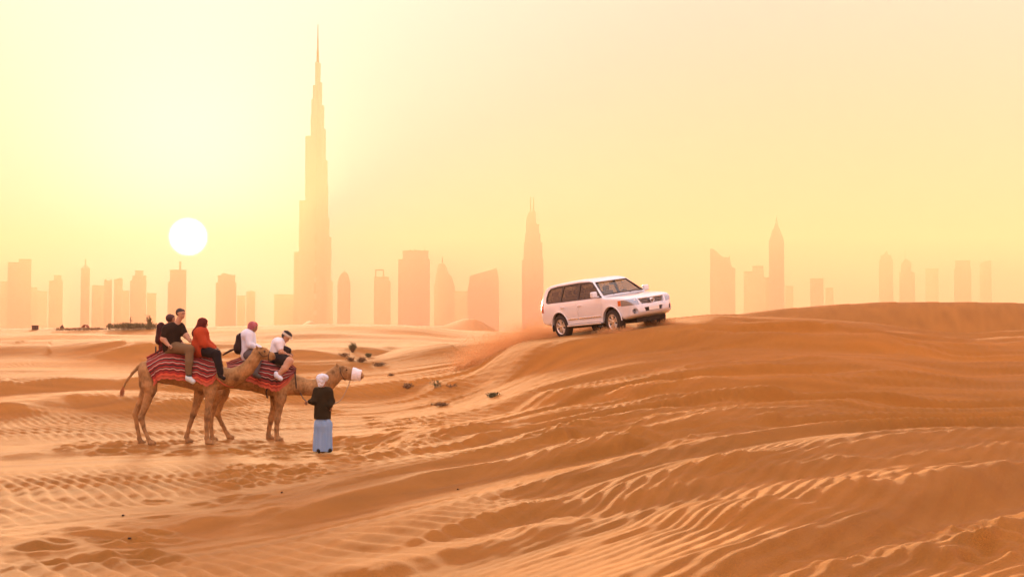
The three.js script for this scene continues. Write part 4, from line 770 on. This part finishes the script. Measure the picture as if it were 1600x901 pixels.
  const brush = (g) => { if (!g.attributes.uv) g.setAttribute('uv', new THREE.Float32BufferAttribute(new Float32Array(g.attributes.position.count * 2), 2)); const b = new Brush(g); b.updateMatrixWorld(true); return b; };
  const op = (a, b, k) => { const r = ev.evaluate(a, b, k); r.updateMatrixWorld(true); return r; };
  // prisms: an outline in (x, y) run across z, or in (z, y) run along x
  const across = (pts, z0, z1) => brush(new THREE.ExtrudeGeometry(new THREE.Shape(pts.map(([a, b]) => new THREE.Vector2(a, b))), { depth: z1 - z0, bevelEnabled: false }).translate(0, 0, z0));
  function alongX(pts, x0, x1) { // keeps the winding outward
    const g = new THREE.ExtrudeGeometry(new THREE.Shape(pts.map(([z, y]) => new THREE.Vector2(-z, y))), { depth: x1 - x0, bevelEnabled: false }).rotateY(Math.PI / 2).translate(x0, 0, 0); return brush(g);
  }
  const cavX = []; for (let x = -2.5; x <= 0.96; x += 0.07) cavX.push(x);
  let shell = op(brush(loft(xs)), brush(loft(cavX, 0.045, 0.62)), SUBTRACTION);
  const wells = [];
  for (const ax of [1.425, -1.425]) for (const s of [-1, 1]) shell = op(shell, brush(new THREE.CylinderGeometry(0.475, 0.475, 0.5, 40).rotateX(Math.PI / 2).translate(ax, 0.42, s * 0.88)), SUBTRACTION);
  // windscreen and rear window
  shell = op(shell, alongX([[-0.83, 1.29], [0.83, 1.29], [0.655, 1.735], [-0.655, 1.735]], 0.1, 1.3), SUBTRACTION);
  shell = op(shell, alongX([[-0.74, 1.33], [0.74, 1.33], [0.64, 1.69], [-0.64, 1.69]], -2.9, -2.3), SUBTRACTION);
  // the dark band of side glass
  const band = [[0.99, 1.215], [0.36, 1.735], [0.2, 1.772], [-0.4, 1.79], [-1.6, 1.772], [-2.06, 1.735], [-2.2, 1.64], [-2.27, 1.42], [-2.24, 1.27], [-2.1, 1.215]];
  const panes = [['front', [[0.84, 1.255], [0.34, 1.68], [0.2, 1.715], [-0.3, 1.742], [-0.3, 1.255]]], ['rear', [[-0.4, 1.255], [-0.4, 1.745], [-1.24, 1.735], [-1.3, 1.255]]], ['quarter', [[-1.4, 1.255], [-1.34, 1.73], [-1.62, 1.728], [-2.04, 1.69], [-2.15, 1.61], [-2.215, 1.42], [-2.19, 1.3], [-2.08, 1.255]]]];
  const zSide = (s) => s > 0 ? [0.3, 1.3] : [-1.3, -0.3];
  const frames = [], doors = [];
  const doorShapes = { front: [[0.98, 1.208], [0.9, 0.53], [-0.33, 0.53], [-0.35, 1.208]], rear: [[-0.362, 1.208], [-0.342, 0.53], [-0.9, 0.53], [-0.955, 0.66], [-1.05, 0.8], [-1.2, 0.92], [-1.31, 0.99], [-1.335, 1.208]] };
  let body = shell;
  for (const s of [1, -1]) {
    const [z0, z1] = zSide(s);
    const b = across(band, z0, z1);
    let fr = op(shell, b, INTERSECTION); for (const [, p] of panes) fr = op(fr, across(p, z0, z1), SUBTRACTION);
    body = op(body, b, SUBTRACTION); frames.push(fr.geometry);
    for (const k of ['front', 'rear']) { const p = doorShapes[k], grow = p.map(([x, y]) => { const cx = k === 'front' ? 0.3 : -0.8, cy = 0.87; return [cx + (x - cx) * 1.012 + Math.sign(x - cx) * 0.004, cy + (y - cy) * 1.012]; }); grow[0][1] = grow[grow.length - 1][1] = 1.213; const d = op(shell, across(p, z0, z1), INTERSECTION); body = op(body, across(grow, z0, z1), SUBTRACTION); doors.push([k, s, d.geometry]); }
  }
  // lamps: pieces cut out of the skin
  const solid = brush(loft(xs)), lampOf = (pts, x0, x1) => { const pr = alongX(pts, x0, x1), g = op(solid, pr, INTERSECTION).geometry; body = op(body, pr, SUBTRACTION); return g; };
  const lights = [];
  for (const s of [1, -1]) {
    const q = (pts) => s > 0 ? pts : pts.map(([z, y]) => [-z, y]).reverse();
    lights.push(['headlight', lampOf(q([[0.545, 0.845], [1.1, 0.855], [1.1, 1.045], [0.565, 1.06]]), 1.93, 2.6), lampM, s]);
    lights.push(['turn_signal', lampOf(q([[0.7, 0.86], [1.1, 0.88], [1.1, 1.04], [0.7, 1.04]]), 1.79, 1.927), amber, s]);
    lights.push(['tail_light', lampOf(q([[0.74, 0.92], [1.1, 0.92], [1.1, 1.24], [0.78, 1.24]]), -2.8, -2.36), red, s]);
  }
  // grille opening, bumper slot, fog lamp recesses
  body = op(body, alongX([[-0.44, 0.83], [0.44, 0.83], [0.53, 1.04], [-0.53, 1.04]], 2.215, 2.6), SUBTRACTION);
  body = op(body, alongX([[-0.34, 0.61], [0.34, 0.61], [0.38, 0.735], [-0.38, 0.735]], 2.31, 2.6), SUBTRACTION);
  for (const s of [1, -1]) body = op(body, brush(new THREE.CylinderGeometry(0.085, 0.085, 0.5, 24).rotateZ(Math.PI / 2).translate(2.4, 0.66, s * 0.72)), SUBTRACTION);
  // a bumper of its own
  const bumpBox = alongX([[-1.2, 0.3], [1.2, 0.3], [1.2, 0.8], [-1.2, 0.8]], 1.945, 2.6);
  const bumper = op(body, bumpBox, INTERSECTION).geometry; body = op(body, bumpBox, SUBTRACTION);
  part('body', body.geometry, paint, o); 
  const bp = part('bumper', bumper, paint, o);
  frames.forEach((g) => part('window_frame', g, black, o));
  const wy = (y) => wTop(y) - 0.02;
  for (const [k, s, g] of doors) {
    const d = part('door', g, paint, o), x0 = k === 'front' ? -0.2 : -1.16;
    part('handle', [rbox(0.2, 0.032, 0.03, 0.012, x0, 1.03, s * 1.0), rbox(0.03, 0.03, 0.04, 0.01, x0 - 0.07, 1.03, s * 0.985), rbox(0.03, 0.03, 0.04, 0.01, x0 + 0.07, 1.03, s * 0.985)], chrome, d);
    part('moulding', rbox(k === 'front' ? 1.2 : 0.58, 0.045, 0.03, 0.012, k === 'front' ? 0.28 : -0.66, 0.62, s * 0.972), chrome, d);
  }
  for (const s of [1, -1]) for (const [k, p] of panes) {
    const grown = p.map(([x, y]) => [x, y]), g = new THREE.ShapeGeometry(new THREE.Shape(grown.map(([a, b]) => new THREE.Vector2(a, b)))), P = g.attributes.position;
    for (let q = 0; q < P.count; q++) P.setZ(q, s * wTop(P.getY(q)) * plan(P.getX(q)) - s * 0.02);
    if (s < 0) { const I = g.index.array; for (let q = 0; q < I.length; q += 3) { const t = I[q]; I[q] = I[q + 1]; I[q + 1] = t; } } g.computeVertexNormals();
    part('window', g, glass, o);
  }
  const quadPane = (pts, m, name) => { const g = new THREE.BufferGeometry(); g.setAttribute('position', new THREE.Float32BufferAttribute(pts.flat(), 3)); g.setIndex([0, 1, 2, 0, 2, 3]); g.computeVertexNormals(); return part(name, g, m, o); };
  quadPane([[0.955, 1.285, 0.84], [0.955, 1.285, -0.84], [0.365, 1.74, -0.66], [0.365, 1.74, 0.66]].map(([x, y, z]) => [x - 0.02, y, z]), clear, 'windscreen');
  quadPane([[-2.57, 1.325, -0.75], [-2.57, 1.325, 0.75], [-2.42, 1.695, 0.65], [-2.42, 1.695, -0.65]].map(([x, y, z]) => [x + 0.03, y, z]), glass, 'rear_window');
  const wsB = []; // black edge of the windscreen
  const bar = (a, b, r) => cyl(r, r, V(...a), V(...b), 8);
  part('windscreen_seal', [bar([0.975, 1.288, 0.83], [0.975, 1.288, -0.83], 0.014), bar([0.375, 1.735, 0.655], [0.375, 1.735, -0.655], 0.014), bar([0.975, 1.288, 0.83], [0.375, 1.735, 0.655], 0.014), bar([0.975, 1.288, -0.83], [0.375, 1.735, -0.655], 0.014)], black, o);
  for (const [z, l] of [[0.45, 0.62], [-0.25, 0.62]]) part('wiper', [bar([1.0, 1.262, z], [0.93, 1.315, z - l * 0.35], 0.01), bar([0.955, 1.298, z + 0.1], [0.9, 1.34, z - l], 0.008)], black, o);
  for (const [name, g, m, s] of lights) {
    const l = part(name, g, m, o);
    if (name === 'headlight') { for (const [z, r, x] of [[0.64, 0.056, 2.272], [0.77, 0.05, 2.222]]) { part('lamp_ring', new THREE.TorusGeometry(r, 0.012, 8, 20).rotateY(Math.PI / 2).translate(x, 0.955, s * z), chrome, l); part('lens', new THREE.SphereGeometry(r * 0.8, 16, 10).scale(0.35, 1, 1).translate(x, 0.955, s * z), trim, l); } }
  }
  const barM = phys([0.4, 0.41, 0.43], 0.25, { metalness: 1 });
  const gr = part('grille', [box(0.02, 0.22, 0.98, 2.235, 0.935, 0)], black, o);
  for (let k = 0; k < 4; k++) { const y = 0.862 + k * 0.05, w = mix(0.46, 0.52, k / 3); part('grille_bar', rbox(0.035, 0.016, w * 2, 0.006, 2.275 - Math.max(0, k - 2) * 0.012, y, 0), barM, gr); }
  part('grille_surround', [bar([2.29, 0.835, -0.45], [2.29, 0.835, 0.45], 0.017), bar([2.262, 1.04, -0.53], [2.262, 1.04, 0.53], 0.02), bar([2.27, 0.835, 0.45], [2.235, 1.04, 0.53], 0.017), bar([2.27, 0.835, -0.45], [2.235, 1.04, -0.53], 0.017)], chrome, gr);
  const ring = (rx, ry, w) => new THREE.TorusGeometry(1, w, 8, 28).scale(rx, ry, 0.4).rotateY(Math.PI / 2).translate(2.31, 0.94, 0);
  part('emblem', [ring(0.085, 0.06, 0.14), ring(0.036, 0.052, 0.2), new THREE.TorusGeometry(1, 0.2, 8, 24).scale(0.06, 0.022, 0.4).rotateY(Math.PI / 2).translate(2.31, 0.963, 0)], chrome, gr);
  part('intake', box(0.02, 0.14, 0.78, 2.315, 0.672, 0), black, bp);
  const plate = part('number_plate', rbox(0.012, 0.115, 0.42, 0.004, 2.385, 0.68, 0), mat([0.75, 0.74, 0.7], 0.5), o);
  for (const s of [1, -1]) { const f = part('fog_lamp', [new THREE.CylinderGeometry(0.05, 0.05, 0.04, 20).rotateZ(Math.PI / 2).translate(2.2, 0.66, s * 0.72)], lampM, o); part('lamp_ring', new THREE.TorusGeometry(0.074, 0.014, 8, 24).rotateY(Math.PI / 2).rotateY(0.0).translate(2.205, 0.66, s * 0.72), trim, f); }
  for (const s of [1, -1]) {
    part('side_mirror', [rbox(0.13, 0.2, 0.24, 0.05, 0.8, 1.33, s * 1.1, 4), rbox(0.07, 0.05, 0.14, 0.02, 0.82, 1.25, s * 0.98)], paint, o);
    const rb = part('running_board', [rbox(1.86, 0.05, 0.19, 0.02, 0.0, 0.4, s * 0.98, 3)], silver, o);
    part('step_tread', rbox(1.7, 0.012, 0.13, 0.004, 0.0, 0.428, s * 0.985), dusty, rb);
    part('sill_skirt', rbox(1.86, 0.11, 0.06, 0.02, 0.0, 0.475, s * 0.945), paint, rb);
    for (const ax of [1.425, -1.425]) {
      const arch = []; for (let k = 0; k <= 24; k++) { const a = Math.PI * (k / 24); arch.push(V(ax + 0.482 * Math.cos(a), 0.42 + 0.482 * Math.sin(a), s * (0.978 + 0.012 * Math.sin(a)))); }
      part('wheel_arch', tube(arch, 0.02, 36, 6), paint, o);
      part('wheel_liner', new THREE.CylinderGeometry(0.468, 0.468, 0.26, 28, 1, true, Math.PI * 0.5 - 1.7, 3.4).rotateX(Math.PI / 2).rotateZ(Math.PI).translate(ax, 0.42, s * 0.77), mat([0.012, 0.011, 0.01], 0.95, { side: THREE.DoubleSide }), o);
    }
    part('mud_flap', rbox(0.02, 0.24, 0.26, 0.008, -1.92, 0.37, s * 0.84), dusty, o);
  }
  part('underbody', [box(4.2, 0.2, 1.0, -0.05, 0.38, 0), box(3.4, 0.16, 1.5, -0.1, 0.5, 0), cyl(0.06, 0.06, V(1.425, 0.39, -0.75), V(1.425, 0.39, 0.75), 10), cyl(0.07, 0.07, V(-1.425, 0.39, -0.75), V(-1.425, 0.39, 0.75), 10)], dusty, o);
  // cabin
  const dash = part('dashboard', [rbox(0.38, 0.3, 1.6, 0.08, 0.75, 1.08, 0, 3)], trim, o);
  part('steering_wheel', [new THREE.TorusGeometry(0.19, 0.018, 8, 24).rotateY(Math.PI / 2).rotateZ(-0.35).translate(0.46, 1.18, -0.4), cyl(0.025, 0.03, V(0.46, 1.18, -0.4), V(0.66, 1.1, -0.4), 8)], trim, o);
  for (const [x, zs] of [[-0.05, [0.4, -0.4]], [-1.0, [0.5, 0, -0.5]], [-1.85, [0.45, -0.45]]]) for (const z of zs) {
    const st = part('seat', [rbox(0.5, 0.16, 0.5, 0.06, x, 0.82, z, 3), rbox(0.14, 0.58, 0.48, 0.06, 0, 0, 0, 3).rotateZ(0.2).translate(x - 0.28, 1.12, z)], seatM, o);
    part('headrest', rbox(0.1, 0.17, 0.26, 0.045, x - 0.36, 1.5, z, 3), seatM, st);
  }
  part('rear_view_mirror', rbox(0.03, 0.07, 0.22, 0.012, 0.42, 1.62, 0), trim, o);
  part('floor_pan', box(3.2, 0.04, 1.7, -0.8, 0.66, 0), trim, o);
  // wheels
  const lathe = (pts, n = 40) => new THREE.LatheGeometry(pts.map(([r, y]) => new THREE.Vector2(r, y)), n).rotateX(Math.PI / 2);
  const tyreG = lathe([[0.235, -0.12], [0.3, -0.135], [0.35, -0.135], [0.378, -0.115], [0.39, -0.08], [0.392, 0], [0.39, 0.08], [0.378, 0.115], [0.35, 0.135], [0.3, 0.135], [0.235, 0.12]]);
  const rimG = [lathe([[0.245, -0.12], [0.25, -0.1], [0.225, -0.09], [0.22, 0.09], [0.228, 0.105], [0.25, 0.122], [0.252, 0.13], [0.238, 0.126], [0.222, 0.11]])], spoke = new THREE.Shape(); spoke.moveTo(0.045, -0.02); spoke.lineTo(0.225, -0.03); spoke.lineTo(0.225, 0.03); spoke.lineTo(0.045, 0.02); spoke.closePath();
  const spokeG = new THREE.ExtrudeGeometry(spoke, { depth: 0.03, bevelEnabled: true, bevelSize: 0.006, bevelThickness: 0.006, bevelSegments: 1 });
  const treads = []; for (let k = 0; k < 44; k++) for (const z of [-0.07, 0, 0.07]) treads.push(box(0.02, 0.03, 0.055, 0, 0.388, z).rotateZ((k + (z ? 0.5 : 0)) / 44 * Math.PI * 2));
  for (const ax of [1.425, -1.425]) for (const s of [1, -1]) {
    const w = part('wheel', [new THREE.CylinderGeometry(0.05, 0.05, 0.16, 20).rotateX(Math.PI / 2).translate(0, 0, 0.0)], dusty, o); w.position.set(ax, 0.39, s * 0.845); w.rotation.set(0, s < 0 ? Math.PI : 0, 0.4 * s);
    if (ax > 0) w.rotation.y += -0.06;
    part('tyre', [tyreG, ...treads], rubber, w); part('rim', rimG, silver, w);
    for (let k = 0; k < 10; k++) part('spoke', spokeG.clone().translate(0, 0, 0.075).rotateZ((Math.floor(k / 2) + (k % 2 ? 0.19 : -0.19)) / 5 * Math.PI * 2), silver, w);
    part('hub_cap', lathe([[0.0, 0.118], [0.04, 0.116], [0.055, 0.1], [0.058, 0.06]], 20), chrome, w);
    part('brake_disc', new THREE.CylinderGeometry(0.16, 0.16, 0.02, 28).rotateX(Math.PI / 2).translate(0, 0, 0.02), dusty, w);
  }
}
// ---------- desert plants and bits on the sand ----------
const twigM = mat([0.1, 0.06, 0.035], 0.95), leafM = phys([0.1, 0.1, 0.045], 0.8, { side: THREE.DoubleSide, specularIntensity: 0.3 }), dryM = phys([0.2, 0.125, 0.065], 0.9, { side: THREE.DoubleSide, specularIntensity: 0.3 });
function standAt(px, py) { const [x, d] = onGround(px, py, ground); return V(x, ground(x, d), -d); }
// upright or sprawling shrub: twigs that fork, and small leaves along them
function shrub(name, label, pos, { h, w, n, leaves, leaf = 0.05, m = leafM, lean = 0.35, root = 0.15, category = 'shrub', group = 'desert shrubs' }) {
  const o = thing(name, label, category, pos, group), tw = [], lv = [];
  for (let k = 0; k < n; k++) {
    const a = rr(0, 6.283), out = Math.sqrt(rnd()) * w / 2, tip = V(Math.cos(a) * out, h * rr(0.45, 1) * (1 - 0.35 * out / w), Math.sin(a) * out), mid = V(tip.x * Math.max(lean, root) + rr(-.04, .04), tip.y * 0.55, tip.z * Math.max(lean, root) + rr(-.04, .04)), foot = V(Math.cos(a) * out * root, -0.06, Math.sin(a) * out * root), r = Math.max(0.006, h * 0.014);
    tw.push(cyl(r, r * 0.7, foot, mid, 4), cyl(r * 0.7, r * 0.3, mid, tip, 4));
    const f = mid.clone().lerp(tip, 0.4).add(V(rr(-.12, .12) * w, rr(0.02, 0.14) * h, rr(-.12, .12) * w)); tw.push(cyl(r * 0.5, r * 0.25, mid, f, 3));
    for (let q = 0; q < leaves; q++) {
      const p = (rnd() < 0.6 ? mid.clone().lerp(tip, rr(0.1, 1.05)) : mid.clone().lerp(f, rr(0.2, 1.1))).add(V(rr(-1, 1), rr(-1, 1), rr(-1, 1)).multiplyScalar(leaf * 1.2));
      const g = new THREE.PlaneGeometry(leaf * rr(0.35, 0.6), leaf * rr(0.8, 1.4)).rotateX(rr(-1.2, 1.2)).rotateY(rr(0, 6.28)).translate(p.x, Math.max(p.y, 0.01), p.z); lv.push(g);
    }
  }
  part('twigs', tw, twigM, o); if (lv.length) part('foliage', lv, m, o);
  return o;
}
shrub('desert_shrub', 'upright green-brown shrub on the sand beyond the camels', standAt(551, 550), { h: 0.57, w: 0.62, n: 46, leaves: 9, leaf: 0.05, lean: 0.5 });
shrub('dry_clump', 'low dark dry clump just left of and below the upright shrub', standAt(537, 557), { h: 0.18, w: 0.81, n: 26, leaves: 9, m: dryM });
shrub('dry_clump', 'low dark clump directly below the upright shrub', standAt(548, 564), { h: 0.18, w: 0.43, n: 24, leaves: 10, m: dryM });
shrub('dry_clump', 'rounded dark clump below right of the upright shrub', standAt(564, 566), { h: 0.24, w: 0.56, n: 30, leaves: 12, m: dryM });
shrub('dry_clump', 'dark clump level with the upright shrub foot, on its right', standAt(575, 558), { h: 0.23, w: 0.37, n: 24, leaves: 12 });
shrub('dry_clump', 'flat dark clump farthest right of the group round the upright shrub', standAt(592, 572), { h: 0.18, w: 0.81, n: 30, leaves: 10, m: dryM });
shrub('dry_clump', 'small dark tuft right of the muzzle cover, nearest to the camels', standAt(611, 587), { h: 0.08, w: 0.31, n: 14, leaves: 6, m: dryM });
shrub('dry_clump', 'small dark tuft with pale stalks, middle of the sand beyond the guide', standAt(636, 606), { h: 0.16, w: 0.43, n: 22, leaves: 8, m: dryM });
shrub('green_sprig', 'green sprig with spread leaves right of the small dark tuft', standAt(682, 605), { h: 0.25, w: 0.5, n: 12, leaves: 5, leaf: 0.06 });
shrub('dry_clump', 'thin dark twig lying right of the green sprig', standAt(706, 604), { h: 0.07, w: 0.68, n: 12, leaves: 3, m: dryM });
shrub('dry_clump', 'wide flat patch of dead grass below the green sprig', standAt(690, 634), { h: 0.10, w: 0.68, n: 40, leaves: 5, m: dryM, leaf: 0.04 });
shrub('green_sprig', 'low green tuft midway between the green sprig and the vehicle dune', standAt(769, 620), { h: 0.10, w: 0.50, n: 24, leaves: 8 });
{ // the scrub on the left horizon
  const big = standAt(205, 515);
  shrub('low_bush', 'wide low green bush on the left skyline under the lone small tree', big, { h: 0.85, w: 5.6, n: 260, leaves: 11, leaf: 0.12, root: 0.93 });
  shrub('low_bush', 'flat dark scrub patch on the left skyline, left of the wide bush', standAt(128, 516), { h: 0.32, w: 6, n: 160, leaves: 8, leaf: 0.1, root: 0.95, m: dryM });
  const t = shrub('small_tree', 'lone small sparse tree rising above the wide bush on the left skyline', big.clone().add(V(1.8, 0.1, -0.6)), { h: 1.95, w: 1.1, n: 16, leaves: 12, leaf: 0.14, lean: 0.12, category: 'tree' });
  shrub('small_tree', 'thin bare sapling on the left skyline, left of the wide bush', standAt(170, 514), { h: 0.85, w: 0.5, n: 7, leaves: 5, leaf: 0.12, lean: 0.15, category: 'tree' });
  shrub('small_tree', 'short thin sapling between the bare sapling and the lone tree', standAt(203, 513).add(V(0, 0.75, 0)), { h: 0.8, w: 0.5, n: 6, leaves: 4, leaf: 0.12, lean: 0.15, category: 'tree' });
  // a hut-like box, a small arched tent and a far stone on the skyline
  const hut = thing('storage_crate', 'small dark box on the far left skyline', 'crate', standAt(54, 515)); part('box_body', rbox(0.62, 0.5, 0.5, 0.02, 0, 0.22, 0), mat([0.07, 0.04, 0.03], 0.9), hut); part('lid', rbox(0.68, 0.06, 0.56, 0.015, 0.02, 0.5, 0), mat([0.09, 0.05, 0.04], 0.9), hut);
  const tent = thing('small_tent', 'tiny arched tent on the left skyline', 'tent', standAt(133, 512));
  const arc = new THREE.Shape(); arc.moveTo(-0.38, 0); arc.absarc(0, 0.05, 0.38, Math.PI, 0, true); arc.lineTo(0.28, 0); arc.absarc(0, 0.02, 0.27, 0, Math.PI, false); arc.closePath();
  part('canvas', new THREE.ExtrudeGeometry(arc, { depth: 0.7, bevelEnabled: false, curveSegments: 14 }).translate(0, 0, -0.35), mat([0.2, 0.05, 0.03], 0.9), tent);
  const sit = standAt(96, 513); const stone = new THREE.IcosahedronGeometry(0.24, 2); const p = stone.attributes.position; for (let k = 0; k < p.count; k++) { const n = 1 + 0.4 * noise(p.getX(k) * 5, p.getY(k) * 5, p.getZ(k) * 5); p.setXYZ(k, p.getX(k) * n, p.getY(k) * n * 1.3, p.getZ(k) * n); } stone.computeVertexNormals();
  const rock = thing('rock', 'small dark upright rock on the left skyline between crate and tent', 'rock', sit); part('stone', stone.translate(0, 0.15, 0), mat([0.06, 0.035, 0.03], 0.95), rock);
}
{ // a few pebbles lying about the foreground
  const spots = [[191, 806], [202, 842], [440, 770], [715, 765], [640, 655], [583, 655], [375, 605]], words = ['near the bottom left corner on the rippled sand', 'lowest at the bottom left, under its darker neighbour', 'in front of the camels on the rippled sand', 'on the long ridge in the middle foreground', 'right of the standing man by the ripples', 'close behind the standing man, level with his robe', 'under the front camel belly on the sand behind'];
  spots.forEach(([a, b], k) => { const g = new THREE.IcosahedronGeometry(rr(0.01, 0.017), 2), q = g.attributes.position; for (let i = 0; i < q.count; i++) { const n = 1 + 0.5 * noise(q.getX(i) * 30 + k, q.getY(i) * 30, q.getZ(i) * 30); q.setXYZ(i, q.getX(i) * n * 1.3, q.getY(i) * n * 0.8, q.getZ(i) * n); } g.computeVertexNormals();
    const o = part('pebble', g, mat([0.045, 0.025, 0.015], 0.9)); o.position.copy(standAt(a, b)).add(V(0, 0.01, 0)); info(o, 'tiny dark pebble ' + words[k], 'pebble', 'pebbles on the sand'); });
}
{ // sand thrown up by the wheels
  const fwd = V(1, 0, 0).applyEuler(carTurn), rgt = V(0, 0, 1).applyEuler(carTurn), N = 70000, grain = new THREE.TetrahedronGeometry(0.011, 0), im = new THREE.InstancedMesh(grain, mat([0.72, 0.42, 0.18], 1), N), M = new THREE.Matrix4(), q = new THREE.Quaternion();
  const gauss = () => (rnd() + rnd() + rnd() - 1.5) / 0.87;
  for (let k = 0; k < N; k++) {
    const u = rnd(); let p;
    const wheel = (a, s) => carPos.clone().addScaledVector(fwd, a).addScaledVector(rgt, s);
    if (u < 0.8) { const t = Math.pow(rnd(), 0.8) * 5.5, s = rnd() < 0.6 ? 0.85 : -0.8; p = wheel(-1.75 - t * 0.75, s).add(V(-t * 0.25 + gauss() * (0.12 + t * 0.13), 0, gauss() * (0.12 + t * 0.13))); p.y = ground(p.x, -p.z) + Math.abs(gauss()) * (0.12 + 0.26 * t * (1 - t / 9)); }
    else { const f = rnd() < 0.5 ? 1.5 : 1.2, s = rnd() < 0.5 ? 0.85 : -0.85; p = wheel(f + gauss() * 0.6, s + gauss() * 0.3); p.y = ground(p.x, -p.z) + Math.abs(gauss()) * 0.13; }
    q.set(rnd() - 0.5, rnd() - 0.5, rnd() - 0.5, rnd() - 0.5).normalize(); const z = rr(0.4, 1.25); M.compose(p, q, V(z, z, z)); im.setMatrixAt(k, M);
  }
  im.name = 'flying_sand'; im.castShadow = im.receiveShadow = true; scene.add(im); info(im, 'spray of sand grains thrown up round the vehicle wheels', 'sand', null, 'stuff');
}

buildLand();
renderer.render(scene, camera);
